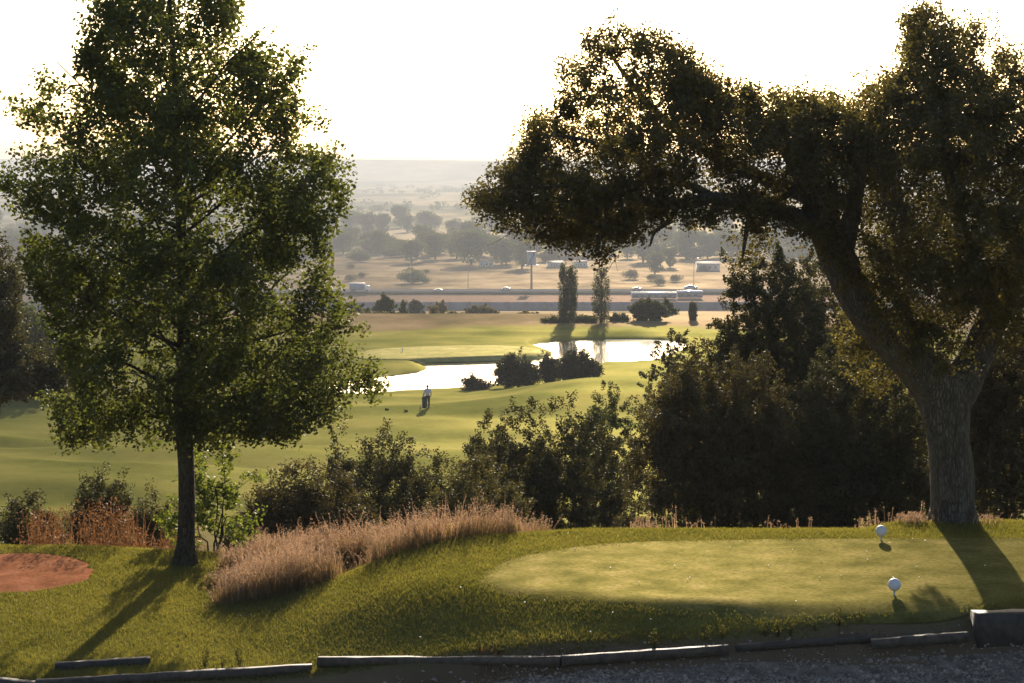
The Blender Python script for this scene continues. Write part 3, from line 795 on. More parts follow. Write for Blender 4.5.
# ------------------------------------------------------------------ fairway and pond shrubs
PS = [
 ('dark round bush by the water left of the two others', 518, 172, 40, 351, 390, 6000, 41),
 ('dark bush with gaps in the middle of the three by the water', 550, 174, 22, 353, 386, 3200, 42),
 ('rounded bush at the right end of the row by the water', 580, 171, 38, 349, 384, 6500, 43),
 ('low sparse scrub on the near bank of the pond', 475, 170, 34, 377, 390, 1500, 44),
]
for lb, x, D, w, yt, yb_, n, sd in PS:
    shrub('pond_bush', lb, 'bush', x, D, w, yt, yb_, 'brown_leaf' if sd == 44 else 'holm_leaf', n, .17, sd, 'bushes along the near bank of the pond', lobes=6, spray=.7)
shrub('fairway_bush', 'tiny dark tuft on the fairway farthest left of the golfer', 'bush', 386, 143, 4, 409, 413, 'holm_leaf', 250, .06, 45, 'little tufts beside the golfer', spray=.1, hfix=.2)
shrub('fairway_bush', 'tiny dark tuft on the fairway nearest the golfer', 'bush', 406, 142, 4, 409.5, 413, 'holm_leaf', 250, .06, 46, 'little tufts beside the golfer', spray=.1, hfix=.2)

def poplar(label, cols, D, seed, group):
    rng = np.random.default_rng(seed); x0 = np.mean([c[0] for c in cols]); X = (x0 - 512) / F * D; zb = tz(X, D)
    root = empty('poplar', (X, D, zb)); tag(root, label, 'tree', group); base = np.array(root.location)
    tr = MB(); Vs, Qs, n0 = [], [], 0
    for x, yt, w in cols:
        top = P(x, yt, D) - base; hh = top[2]; r = w * .5 / F * D
        path = np.array([(0, 0, -.1), (top[0] * .7, 0, hh * .15), (top[0], 0, hh * .5), (top[0], 0, hh * .96)])
        tr.tube(path, [.2, .15, .09, .02], 8)
        n = 150; zz = rng.uniform(.06, 1, n) ; rr = r * np.interp(zz, [0, .1, .3, .7, .9, 1], [.5, .75, .95, .95, .7, .15]) * np.sqrt(rng.uniform(.25, 1.1, n)); a = rng.uniform(0, 2 * PI, n)
        c = np.stack([top[0] + rr * np.cos(a), rr * np.sin(a), zz * hh], 1)
        for ci in c[::3]: tr.tube(np.array([(top[0], 0, max(.2, ci[2] - 1.2)), (ci[0] * .6 + top[0] * .4, ci[1] * .6, ci[2] - .4), ci]), [.03, .02, .01], 4, False)
        d = np.stack([np.cos(a) * .25, np.sin(a) * .25, np.ones(n)], 1); d /= np.linalg.norm(d, axis=1, keepdims=True)
        V, Q = spray_leaves(c, d, np.full(n, 1.1), np.full(n, .16), 34, .2, rng); Vs.append(V); Qs.append(Q + n0); n0 += len(V)
    tr.build('trunk', M['bark_dark'], root, True)
    mesh_obj('crown', np.vstack(Vs), np.vstack(Qs), None, M['poplar_leaf'], root)
poplar('slim twin columned poplar by the pond, the left one of the pair', [(563.5, 267, 10), (572, 268, 10)], 246, 51, 'slim poplars past the pond')
poplar('slim single columned poplar by the pond, the right one of the pair', [(601.5, 270, 18)], 246, 52, 'slim poplars past the pond')
poplar('very young thin poplar near the right hand shore', [(693, 306, 6)], 250, 53, 'slim poplars past the pond')

FS = [
 ('round_tree', 'round dense tree right of the two poplars across the pond', 'tree', 650, 250, 38, 300, 336, 'poplar_leaf', 5000, .26, 61),
 ('round_tree', 'brighter green tree touching the round one across the pond', 'tree', 666, 262, 24, 299, 334, 'far_leaf', 2600, .26, 62),
 ('bush', 'low bush at the foot of the left poplar', 'bush', 555, 247, 22, 319, 334, 'far_leaf', 1300, .22, 63),
 ('bush', 'low bush between the two poplars', 'bush', 586, 248, 26, 317, 334, 'far_leaf', 1500, .22, 64),
 ('bush', 'small bush right of the single columned poplar', 'bush', 618, 249, 18, 316, 334, 'far_leaf', 1000, .22, 65),
 ('scrub', 'large dark scrub clump at the left end of the dry field', 'bush', 384, 300, 26, 295, 320, 'far_leaf', 3000, .28, 66),
 ('scrub', 'dark low oval bush on the dry field near the road wall', 'bush', 416, 420, 17, 300, 312, 'poplar_leaf', 1500, .35, 67),
 ('scrub', 'brown spreading bush behind the lollipop tree', 'bush', 441, 400, 16, 300, 312, 'far_leaf_dry', 1200, .35, 68),
 ('scrub', 'wide greyish scrub patch in the middle of the dry field', 'bush', 484, 380, 42, 305, 320, 'far_leaf_dry', 2400, .35, 69),
 ('scrub', 'low greyish scrub patch right of the wide one', 'bush', 531, 370, 26, 311, 321, 'far_leaf_dry', 1400, .33, 70),
 ('scrub', 'dark bush low on the slope above the green', 'bush', 408, 262, 28, 320, 336, 'far_leaf_dry', 1600, .25, 71),
 ('scrub', 'brownish bush at the left shore half hidden by the young tree', 'bush', 372, 268, 44, 312, 334, 'far_leaf_dry', 2600, .26, 72),
 ('scrub', 'small upright bush between the clump and the oval bush', 'bush', 403, 330, 8, 302, 314, 'far_leaf', 600, .28, 73),
]
FS += [('scrub', 'dark scrub low at the left end of the dry slope above the peninsula', 'bush', 352, 280, 40, 300, 326, 'far_leaf', 2600, .28, 74), ('scrub', 'small dark bush left of the low bush at the foot of the left poplar', 'bush', 524, 300, 16, 312, 322, 'far_leaf_dry', 900, .28, 75), ('scrub', 'ragged bush alone on the dry slope right of the lollipop tree', 'bush', 455, 300, 20, 312, 322, 'far_leaf_dry', 1100, .28, 76)]
for a in FS: shrub(*a, lobes=6, spray=.8)
def lollipop():
    D = 268; rng = np.random.default_rng(80); X = (433 - 512) / F * D; zb = tz(X, D); root = empty('round_tree', (X, D, zb)); base = np.array(root.location)
    tag(root, 'small lollipop shaped tree with a thin bare trunk on the dry field', 'tree')
    top = (P(433, 305, D) - base)[2]; bot = (P(433, 319, D) - base)[2]
    tr = MB(); tr.tube([(0, 0, -.1), (.02, 0, bot), (0, 0, top * .8)], [.09, .07, .03], 7); tr.build('trunk', M['bark_dark'], root)
    n = 60; d = rng.normal(size=(n, 3)); d /= np.linalg.norm(d, axis=1, keepdims=True); c = d * np.array([.85, .85, (top - bot) * .48]) * rng.uniform(.4, 1, n)[:, None] + np.array([0, 0, (top + bot) / 2])
    V, Q = spray_leaves(c, d, np.full(n, .5), np.full(n, .16), 30, .17, rng); mesh_obj('crown', V, Q, None, M['far_leaf_dry'], root)
lollipop()

# ------------------------------------------------------------------ distant trees: four kinds, copied
def far_tree_kind(seed, w, h, n, size, mat):
    rng = np.random.default_rng(seed); root = empty('valley_tree', (0, 0, 0))
    tr = MB(); tr.tube([(0, 0, -.5), (0, 0, h * .3), (.1, 0, h * .8)], [.035 * h, .028 * h, .01 * h], 7)
    k = 9; cs = []
    for i in range(k):
        a = rng.uniform(0, 2 * PI); rr = rng.uniform(0, .33) * w; cz = h * rng.uniform(.22, .72); cs.append((rr * math.cos(a), rr * math.sin(a), cz, w * rng.uniform(.22, .34), w * rng.uniform(.22, .34), h * rng.uniform(.2, .3)))
        tr.tube([(0, 0, h * .25), (rr * math.cos(a) * .6, rr * math.sin(a) * .6, cz * .85), (rr * math.cos(a), rr * math.sin(a), cz)], [.018 * h, .012 * h, .005 * h], 5, False)
    tr.build('trunk', M['bark_dark'], root)
    cs = np.array(cs); c = cs[rng.integers(k, size=n)]; d = rng.normal(size=(n, 3)); d /= np.linalg.norm(d, axis=1, keepdims=True)
    p = c[:, :3] + d * c[:, 3:] * rng.uniform(.55, 1.05, n)[:, None]; p[:, 2] = np.maximum(p[:, 2], .08 * h)
    V, Q = leaf_quads(p, size, rng); mesh_obj('crown', V, Q, None, mat, root)
    return root
kinds = [far_tree_kind(101, 17, 13, 3200, 1.0, M['far_leaf']), far_tree_kind(102, 13, 15, 3000, .95, M['far_leaf']), far_tree_kind(103, 20, 12, 3600, 1.0, M['far_leaf']), far_tree_kind(104, 9, 6, 1500, .6, M['far_leaf_dry'])]
used = set()
def place_far(kind, x, y, D, s, label, group, rz=0):
    """tree of one kind, its foot on the terrain at distance D"""
    o = kinds[kind] if kind not in used else copy_tree(kinds[kind]); used.add(kind)
    X = (x - 512) / F * D; o.location = (X, D, tz(X, D) - .1); o.rotation_euler = (0, 0, rz); o.scale = (s, s, s)
    tag(o, label, 'tree', group); return o
rr = np.random.default_rng(200)
place_far(2, 413, 292, 965, .82, 'lone round tree in the dry field just past the motorway', 'trees of the valley', .3)
place_far(0, 471, 270, 1150, 1.75, 'biggest round tree of the valley, left of the billboard', 'trees of the valley', 1.3)
place_far(1, 506, 270, 1160, 1.0, 'round tree between the biggest one and the billboard', 'trees of the valley', 2.3)
place_far(1, 655, 280, 1050, .9, 'light green tree beyond the white roofed sheds', 'trees of the valley', 2)
place_far(3, 630, 282, 1000, 1.2, 'small bushy tree left of the light green one past the sheds', 'trees of the valley', 2)
for i in range(14):
    x = rr.uniform(345, 470) if i < 8 else rr.uniform(600, 720)
    place_far(3, x, 0, rr.uniform(930, 1130), rr.uniform(.45, .9), 'small scrubby tree scattered on the dry field past the motorway', 'scrub trees on the dry field', rr.uniform(0, 6))
for i in range(130):
    D = rr.uniform(1170, 1450); x = -60 + (i + rr.uniform(0, 1)) / 130 * 900
    if i % 3 == 0 and x > 500: D -= 110
    place_far(int(rr.integers(3)), x, 0, D, rr.uniform(.8, 1.5), 'hazy green tree in the belt across the valley', 'trees of the belt across the valley', rr.uniform(0, 6))
for i in range(70):
    D = rr.uniform(1650, 1950); x = -60 + (i + rr.uniform(0, 1)) / 70 * 900
    place_far(int(rr.integers(3)), x, 0, D, rr.uniform(1.0, 1.7), 'pale hazy tree in the second belt, behind the nearer one', 'trees of the second belt', rr.uniform(0, 6))
for i in range(16):
    D = rr.uniform(150, 175); x = rr.uniform(-160, 60)
    if i < 9: place_far(int(rr.integers(2)), x if i > 2 else (-40, 8, 38)[i], 0, D, rr.uniform(.42, .62), 'dark tree in the row at the left end of the fairway', 'trees at the left end of the fairway', rr.uniform(0, 6))
# far woods as one mass
def far_wood():
    rng = np.random.default_rng(300); Vs = []
    for i in range(900):
        D = rng.choice([2500, 3000, 3600, 4400, 5200]) + rng.normal() * 120; X = rng.uniform(-.36, .36) * D
        if vnoise2(np.array([X * .003]), np.array([D * .004]))[0] < .45: continue
        z = tz(X, D); s = rng.uniform(7, 13); n = 26
        d = rng.normal(size=(n, 3)); d /= np.linalg.norm(d, axis=1, keepdims=True)
        Vs.append(np.array([X, D, z + s * .45]) + d * np.array([s * 1.2, s * .6, s * .5]) * rng.uniform(.5, 1, n)[:, None])
    V, Q = leaf_quads(np.vstack(Vs), 5.5, rng); stuff(mesh_obj('distant_woods', V, Q, None, M['far_leaf']), 'faint woods scattered over the far plain', 'woods')
far_wood()

# ------------------------------------------------------------------ motorway, wall, vehicles, sheds, sign, houses
RZ = -53.5
n = 80; hx = np.linspace(-700, 700, n)
def strip(name, y0, y1, lift, mat, x0=-700, x1=700, n=120):
    hx = np.linspace(x0, x1, n); V = np.vstack([np.stack([hx, np.full(n, y_), np.maximum(terrain(hx, np.full(n, y_)), RZ) + lift], 1) for y_ in (y0, y1)])
    i = np.arange(n - 1); return struct(mesh_obj(name, V, np.stack([i, i + 1, i + n + 1, i + n], 1), None, mat))
strip('motorway', 852, 876, .35, M['asphalt'])
for y_ in (853, 863.5, 864.6, 875): strip('lane_marking', y_, y_ + .2, .36, M['marking'])
def long_wall():
    mb = MB()
    for i in range(60):
        x = -230 + i * 8; mb.box((x, 778, -54.7), (7.9, .5, 5.0)); mb.box((x + 4, 777.8, -54.6), (.35, .8, 5.3))
    tag(mb.build('retaining_wall', M['concrete']), 'long blue grey concrete wall below the motorway', 'wall')
long_wall()
def rail():
    r = empty('guard_rail', (0, 850.6, RZ)); tag(r, 'pale guard rail along the near side of the motorway', 'guard rail')
    mb = MB(); mb.box((0, 0, .95), (600, .12, .4)); mb.build('rail', M['rail'], r)
    for i in range(60):
        p = MB(); p.box((-295 + i * 10, .15, .45), (.15, .12, .95)); p.build('post', M['rail'], r)
rail()
def make_car(paint):
    r = empty('car'); b = MB()
    prof = [(-2.1, .35), (-2.15, .75), (-1.95, .95), (-1.2, 1.0), (-.55, 1.42), (.75, 1.45), (1.35, 1.05), (2.0, .92), (2.15, .65), (2.1, .35)]
    k = len(prof); V = [(x, s * (.85 if z < 1.05 else .68), z) for s in (-1, 1) for x, z in prof]
    Q = [(i, (i + 1) % k, k + (i + 1) % k, k + i) for i in range(k)]
    T = [(0, i + 1, i) for i in range(1, k - 1)] + [(k, k + i, k + i + 1) for i in range(1, k - 1)]
    b.add(V, Q, T); b.build('body', paint, r)
    for s in (-1, 1):
        w = MB(); q = [(-1.05, s * .83, 1.03), (-.5, s * .715, 1.36), (.7, s * .715, 1.38), (1.2, s * .83, 1.06)]; w.add(q, [(0, 1, 2, 3)]); w.build('side_window', M['glass'], r)
        for x in (-1.35, 1.35):
            t = MB(); t.tube([(x, s * .72, .33), (x, s * .9, .33)], .33, 14); wo_ = t.build('wheel', M['rubber'], r); h = MB(); h.tube([(x, s * .9, .33), (x, s * .915, .33)], .18, 10); h.build('rim', M['metal'], wo_)
    w = MB(); w.add([(.82, -.62, 1.42), (.82, .62, 1.42), (1.36, .76, 1.08), (1.36, -.76, 1.08)], [(0, 1, 2, 3)]); w.build('windscreen', M['glass'], r)
    return r
cw = make_car(M['car_white']); cw.location = ((438 - 512) / F * 858, 858, RZ + .36); tag(cw, 'white car alone on the motorway left of the billboard', 'car', 'vehicles on the motorway')
cg = copy_tree(cw); cg.location = ((506 - 512) / F * 868, 868, RZ + .36); cg.rotation_euler = (0, 0, PI); tag(cg, 'white car on the motorway close to the billboard pole', 'car', 'vehicles on the motorway')
c3 = make_car(M['car_grey']); c3.location = ((691 - 512) / F * 870, 870, RZ + .36); c3.rotation_euler = (0, 0, PI); c3.scale = (1.5, 1.2, 1.5); tag(c3, 'silver van like car glinting behind the white roofed sheds', 'car', 'vehicles on the motorway')
c4 = copy_tree(c3); c4.location = ((637 - 512) / F * 868, 868, RZ + .36); c4.scale = (1, 1, 1); tag(c4, 'small silver car at the left end of the white sheds', 'car', 'vehicles on the motorway')
def truck():
    r = empty('lorry', ((357 - 512) / F * 857, 857, RZ + .36)); tag(r, 'blue grey box lorry on the motorway beside the young tree', 'lorry', 'vehicles on the motorway')
    b = MB(); b.box((0, 0, 2.5), (7.2, 2.4, 3.0), 0, .08); b.build('cargo_box', M['truck'], r)
    c = MB(); c.box((4.75, 0, 1.75), (1.9, 2.3, 2.3), 0, .25); cb = c.build('cab', M['car_white'], r)
    w = MB(); w.box((5.71, 0, 2.15), (.03, 1.9, .8)); w.build('windscreen', M['glass'], cb)
    for s in (-1, 1):
        for x in (-2.6, -1.4, 4.5):
            t = MB(); t.tube([(x, s * .85, .5), (x, s * 1.15, .5)], .5, 14); t.build('wheel', M['rubber'], r)
    f = MB(); f.box((0.5, 0, .85), (9, 1.0, .25)); f.build('chassis', M['black'], r)
truck()
def shed(x, wpx, D, h, label):
    L_ = wpx / F * D; r = empty('shed', ((x - 512) / F * D, D, RZ)); tag(r, label, 'shed', 'white roofed sheds by the motorway')
    b = MB(); b.box((0, 0, h * .35), (L_, 9, h * .7)); b.build('wall', M['concrete'], r)
    V = [(-L_ / 2 - .3, -5, h - .44), (L_ / 2 + .3, -5, h - .44), (L_ / 2 + .3, 0, h), (-L_ / 2 - .3, 0, h), (-L_ / 2 - .3, 5, h - .44), (L_ / 2 + .3, 5, h - .44)]
    V2 = [(a, b_, c - .12) for a, b_, c in V]
    m = MB(); m.add(V + V2, [(0, 1, 2, 3), (3, 2, 5, 4), (6, 9, 8, 7), (9, 10, 11, 8), (0, 6, 7, 1), (4, 5, 11, 10), (0, 3, 9, 6), (3, 4, 10, 9), (1, 7, 8, 2), (2, 8, 11, 5)]); m.build('roof', M['roof_white'], r)
    for k in range(int(L_ // 3)):
        w = MB(); w.box((-L_ / 2 + 1.6 + k * 3, -4.51, h * .4), (1.4, .05, h * .3)); w.build('window', M['glass'], r)
shed(654, 44, 822, 2.7, 'long low shed with a white roof')
shed(690, 24, 826, 3.1, 'shorter low shed with a bright white roof at the right end')
def billboard():
    D = 884; r = empty('billboard', ((531.5 - 512) / F * D, D, tz((531.5 - 512) / F * D, D))); tag(r, 'tall roadside billboard on a single brown pole', 'billboard')
    z0 = r.location.z; top = float(P(531, 252, D)[2]) - z0; bot = float(P(531, 265, D)[2]) - z0; w = 9 / F * D
    m = MB(); m.tube([(0, 0, -.3), (0, 0, bot + .5)], [.55, .45], 12); m.build('pole', M['tile'], r)
    m = MB(); m.box((0, 0, (top + bot) / 2), (w, .5, top - bot), .25, .05); pn = m.build('panel', M['panel'], r)
    m = MB(); m.box((-.4, -.55, (top + bot) / 2), (.25, .2, top - bot), .25); m.build('strut', M['metal'], r)
    m = MB(); m.box((0, -.2, top + .2), (w * 1.05, .9, .35), .25); m.build('frame', M['white'], r)
    for s in (-1, 1):
        m = MB(); m.box((s * w * .55, -.8, bot - .1), (w * .5, .8, .3)); m.build('catwalk', M['white'], r)
billboard()
def lamp():
    r = empty('street_lamp'); m = MB(); m.tube([(0, 0, 0), (0, 0, 14), (.3, 0, 15), (1.2, 0, 15.5)], [.16, .11, .09, .07], 8); m.build('post', M['metal'], r)
    m = MB(); m.box((1.7, 0, 15.5), (1.2, .5, .25), 0, .08); m.build('lamp_head', M['white'], r); return r
l0 = lamp()
for i, (x, D, lb) in enumerate(((468, 880, 'tall street lamp in front of the biggest valley tree'), (410, 880, 'tall street lamp by the lone round tree in the dry field'), (694, 880, 'tall street lamp above the white roofed sheds'))):
    o = l0 if i == 0 else copy_tree(l0); X = (x - 512) / F * D; o.location = (X, D, tz(X, D)); tag(o, lb, 'street lamp', 'street lamps by the motorway')
def house(x, D, w, h, label, rz=0):
    X = (x - 512) / F * D; r = empty('house', (X, D, tz(X, D) - .1), rz); tag(r, label, 'house', 'small houses among the valley trees')
    b = MB(); b.box((0, 0, h * .5), (w, w * .7, h)); wl = b.build('wall', M['plaster'], r)
    y = w * .4; V = [(-w * .54, -y, h * .97), (w * .54, -y, h * .97), (w * .54, 0, h * 1.4), (-w * .54, 0, h * 1.4), (-w * .54, y, h * .97), (w * .54, y, h * .97)]
    m = MB(); m.add(V, [(0, 1, 2, 3), (3, 2, 5, 4)], [(0, 3, 4), (1, 5, 2)]); m.build('roof', M['tile'], r)
    for k in (-.3, .05, .32):
        m = MB(); m.box((k * w, -w * .352, h * .55), (w * .12, .06, h * .35)); m.build('window', M['glass'], r)
    m = MB(); m.box((-.12 * w, -w * .353, h * .35), (w * .09, .06, h * .68)); m.build('door', M['tile'], r)
house(486, 1130, 9, 3.2, 'small pale house right of the biggest valley tree')
house(555, 1120, 9, 3, 'small pale house right of the billboard', .2)
house(581, 1125, 8, 3, 'small pale house seen between the two poplar tops', -.2)
house(708, 1090, 13, 4, 'wider pale house at the right end of the valley view')

# ------------------------------------------------------------------ golfer, trolley, bag
def skin_mesh(name, verts, edges, radii, root_i, mat, parent):
    me = bpy.data.meshes.new(name); me.from_pydata(verts, edges, []); me.materials.append(mat)
    o = bpy.data.objects.new(name, me); C.objects.link(o); o.parent = parent
    m = o.modifiers.new('skin', 'SKIN'); m.use_smooth_shade = True
    sv = me.skin_vertices[0].data
    for i, r in enumerate(radii): sv[i].radius = (r, r) if not isinstance(r, tuple) else r
    sv[root_i].use_root = True
    s = o.modifiers.new('sub', 'SUBSURF'); s.levels = 1; s.render_levels = 2
    return o
def golfer():
    D = 144; X = (427 - 512) / F * D; z = tz(X, D)
    r = empty('person', (X, D, z), .15); tag(r, 'golfer in a pale lilac shirt and dark trousers walking away on the fairway', 'person')
    #        0 pelvis 1 waist 2 chest 3 neck0 4 neck1 5 head 6 head top | right arm 7..10 | left arm 11..14 | right leg 15..19 | left leg 20..24
    v = [(0, 0, .95), (0, .01, 1.1), (0, .03, 1.34), (0, .04, 1.49), (0, .05, 1.56), (0, .07, 1.66), (0, .06, 1.76),
         (.19, .03, 1.43), (.27, -.02, 1.16), (.27, .1, .93), (.26, .15, .84),
         (-.19, .03, 1.43), (-.29, -.06, 1.17), (-.34, -.22, .99), (-.36, -.29, .93),
         (.1, 0, .88), (.11, .12, .5), (.11, .02, .1), (.11, .05, .04), (.11, .2, .03),
         (-.1, 0, .88), (-.11, -.04, .49), (-.11, -.22, .13), (-.11, -.22, .06), (-.11, -.08, .03)]
    e = [(0, 1), (1, 2), (2, 3), (3, 4), (4, 5), (5, 6), (2, 7), (7, 8), (8, 9), (9, 10), (2, 11), (11, 12), (12, 13), (13, 14), (0, 15), (15, 16), (16, 17), (17, 18), (18, 19), (0, 20), (20, 21), (21, 22), (22, 23), (23, 24)]
    R = [(.15, .11), (.14, .1), (.17, .115), .07, .055, .1, .07, .06, .045, .035, .04, .06, .045, .035, .04, .085, .06, .045, .045, .035, .085, .06, .045, .045, .035]
    skin_mesh('body', v, e, R, 0, M['skin'], r)
    def sub(idx, grow_, name, mat, root_i=0):
        mp = {k: i for i, k in enumerate(idx)}; ee = [(mp[a], mp[b]) for a, b in e if a in mp and b in mp]
        rr_ = [tuple(q + grow_ for q in R[k]) if isinstance(R[k], tuple) else R[k] + grow_ for k in idx]
        return skin_mesh(name, [v[k] for k in idx], ee, rr_, root_i, mat, r)
    sub([0, 1, 2, 3, 7, 8, 11, 12], .022, 'shirt', M['shirt'])
    sub([0, 15, 16, 17, 20, 21, 22], .026, 'trousers', M['trousers'])
    h = MB(); h.lathe([(.001, .125), (.06, .115), (.098, .07), (.112, .02), (.11, -.03), (.1, -.05)], (0, .055, 1.68), 14); h.build('hair', M['hair'], r, True)
    for s, (fx, fy, fz) in ((1, (.11, .12, .04)), (-1, (-.11, -.15, .05))):
        m = MB(); m.box((fx, fy, fz), (.105, .29, .1), 0, .04); m.build('shoe', M['black'], r)
    # trolley behind him on his left
    t = empty('golf_trolley', (X - .24, D - .75, tz(X - .24, D - .75)), .1); tag(t, 'two wheeled golf trolley pulled behind the golfer', 'golf trolley')
    for s in (-1, 1):
        a = np.linspace(0, 2 * PI, 19); m = MB(); m.tube(np.stack([np.full(19, s * .3), .15 * np.cos(a), .15 + .15 * np.sin(a)], 1), .025, 6, False)
        w = m.build('wheel', M['rubber'], t)
        k = MB()
        for q in range(5): k.tube([(s * .3, 0, .15), (s * .3, .14 * math.cos(q * 1.257), .15 + .14 * math.sin(q * 1.257))], .008, 4)
        k.build('spoke', M['metal'], w)
    m = MB(); m.tube([(-.3, 0, .15), (.3, 0, .15)], .014, 6); m.tube([(0, 0, .15), (0, .25, .7), (0, .5, .99)], .016, 6); m.tube([(0, -.12, .05), (0, 0, .2)], .014, 6); m.build('frame', M['metal'], t)
    m = MB(); m.tube([(-.09, .5, .99), (.09, .5, .99)], .02, 8); m.build('handle', M['rubber'], t)
    b = empty('golf_bag', (X - .24, D - .8, tz(X - .24, D - .8) + .13), .1); b.rotation_euler = (-.32, 0, .1); tag(b, 'bulky black golf bag on the trolley', 'golf bag')
    m = MB(); m.lathe([(.001, 0), (.13, 0), (.15, .04), (.15, .5), (.165, .8), (.16, .86), (.13, .86), (.12, .7)], (0, 0, 0), 14); m.build('sleeve', M['black'], b, True)
    m = MB(); m.box((0, -.16, .35), (.2, .12, .42), 0, .04); m.build('pocket', M['black'], b)
    for k in range(6):
        a = k * 1.05; x_, y_ = .08 * math.cos(a), .08 * math.sin(a); m = MB(); m.tube([(x_, y_, .5), (x_ * 1.2, y_ * 1.2, 1.02 + .05 * (k % 3))], .008, 5); m.box((x_ * 1.2 + .03, y_ * 1.2, 1.05 + .05 * (k % 3)), (.09, .03, .05), a, .012); m.build('club', M['metal'], b)
golfer()

# ------------------------------------------------------------------ tee markers, marker post
def marker():
    r = empty('tee_marker'); m = MB(); nseg = 12
    m.lathe([(max(.001, .075 * math.sin(k / nseg * PI)), .135 - .075 * math.cos(k / nseg * PI)) for k in range(nseg + 1)], (0, 0, 0), 24); m.build('ball', M['ball'], r, True)
    m = MB(); m.tube([(0, 0, -.1), (0, 0, .07)], [.008, .014], 8); m.build('peg', M['metal'], r); return r
mk = marker(); a = P(881, 541, 24.1)
mk.location = (a[0], 24.1, tz(a[0], 24.1)); tag(mk, 'white ball shaped tee marker at the back edge of the tee', 'tee marker', 'tee markers')
m2 = copy_tree(mk); a = P(894, 605, 20.95); m2.location = (a[0], 20.95, tz(a[0], 20.95)); tag(m2, 'white ball shaped tee marker at the front edge near the weeds', 'tee marker', 'tee markers')
def post():
    D = 206; X = (402 - 512) / F * D; r = empty('marker_post', (X, D, tz(X, D))); tag(r, 'short white marker post on the grass behind the green', 'marker post')
    m = MB(); m.tube([(0, 0, -.1), (0, 0, .5)], .07, 8); m.build('post', M['white'], r); m = MB(); m.lathe([(.001, .62), (.08, .58), (.11, .5), (.001, .5)], (0, 0, 0), 10); m.build('cap', M['white'], r)
post()

# ------------------------------------------------------------------ timber edging
def sleeper(p0, p1, h, th, mat, label, drop=.0, bend=0, seed=0, proud=.07):
    """rough squared timber between two points given as x, y (its top edge in view) and level z"""
    rng = np.random.default_rng(seed)
    a = hit(p0[0], p0[1], p0[2], proud); b = hit(p1[0], p1[1], p1[2], proud)
    L_ = np.linalg.norm(b - a); n = 14; t = np.linspace(0, 1, n)[:, None]; path = a + (b - a) * t; d = (b - a) / L_; side = np.array([-d[1], d[0], 0]); up = np.cross(d, side)
    V = []; bev = .012
    sec = [(-.5, -1), (-.5, -.12), (-.42, 0), (.42, 0), (.5, -.12), (.5, -1)]
    for i in range(n):
        for su, sv in sec:
            V.append(path[i] + side * (su * th + rng.normal() * .003 + bend * math.sin(PI * t[i, 0])) + np.array([0, 0, 1]) * (sv * h + rng.normal() * .003))
    k = len(sec); Q = [(i * k + j, i * k + (j + 1) % k, (i + 1) * k + (j + 1) % k, (i + 1) * k + j) for i in range(n - 1) for j in range(k)]
    T = [(0, j + 1, j) for j in range(1, k - 1)] + [((n - 1) * k, (n - 1) * k + j, (n - 1) * k + j + 1) for j in range(1, k - 1)]
    tag(mesh_obj('timber_sleeper', np.array(V), Q, T, mat), label, 'sleeper', 'timber sleepers edging the gravel')
sleeper((-60, 672, -.52), (36, 682, -.55), .1, .12, M['wood'], 'grey sleeper end at the lower left corner', seed=1)
sleeper((36, 680, -.54), (312, 664, -.5), .1, .1, M['wood'], 'long low weathered sleeper lying along the left of the gravel', seed=2)
sleeper((55, 663, -.58), (150, 657, -.56), .14, .12, M['wood_dark'], 'short dark sleeper lying in the grass behind the left one', seed=3)
sleeper((318, 657, -.38), (560, 656.5, -.3), .11, .09, M['wood'], 'straight pale topped sleeper at the middle of the edging', seed=4, proud=.13)
sleeper((562, 656, -.3), (728, 645, -.24), .1, .09, M['wood'], 'sleeper rising gently to the right of the middle one', seed=5, proud=.13)
sleeper((736, 646, -.24), (872, 636, -.2), .07, .09, M['wood_dark'], 'half buried dark sleeper hidden among reddish weeds', seed=6)
sleeper((872, 633, -.19), (968, 624.5, -.14), .1, .1, M['wood'], 'short pale sleeper left of the heavy timber block', seed=7, proud=.13)
sleeper((974, 609, .02), (1110, 607, .04), .5, .3, M['wood_dark'], 'heavy dark timber block with a pale top at the right edge', seed=8, proud=.2)

# ------------------------------------------------------------------ grasses
def blades(n, sampler, h, w, mat, name, label, cat, rng, lean=.5, seg=1):
    xy = sampler(n); n = len(xy); z = terrain(xy[:, 0], xy[:, 1])
    hh = h * rng.uniform(.5, 1.25, n); ww = w * rng.uniform(.7, 1.3, n); a = rng.uniform(0, 2 * PI, n)
    ax = np.stack([np.cos(a), np.sin(a), np.zeros(n)], 1); l = rng.normal(size=(n, 2)) * lean
    p = np.column_stack([xy, z - .004]); tip = p + np.stack([l[:, 0] * hh, l[:, 1] * hh, hh], 1)
    V = np.stack([p - ax * ww[:, None] * .5, p + ax * ww[:, None] * .5, tip], 1).reshape(-1, 3)
    return stuff(mesh_obj(name, V, None, np.arange(n * 3).reshape(-1, 3), mat), label, cat)
gr = np.random.default_rng(400)
def s_tee(n):
    out = []; tot = 0
    while tot < n:
        D = gr.uniform(20.6, 24.9, n) ; X = gr.uniform(-.6, 7.6, n); k = (poly_sd(X, D, tee_out) < 0) & (np.abs(X) < D * .31); q = np.column_stack([X, D])[k]; out.append(q); tot += len(q)
    return np.vstack(out)[:n]
blades(170000, s_tee, .02, .006, M['grass_tee'], 'tee_grass', 'short mown grass of the tee', 'grass', gr, .7)
def yback(X): return np.interp(X, [-30, -6.2, -4.9, -4.1, -2.9, -1.5, 0, 1.2, 4.8, 5.5, 40], [27.2, 26.9, 26.6, 26.3, 25.9, 25.5, 25.0, 24.75, 24.75, 25.35, 25.35])
def yfront(X): return np.interp(X, [-14, -5.2, -2.2, .6, 2.5, 5, 14], [19.6, 19.75, 19.9, 19.75, 19.95, 20.35, 21])
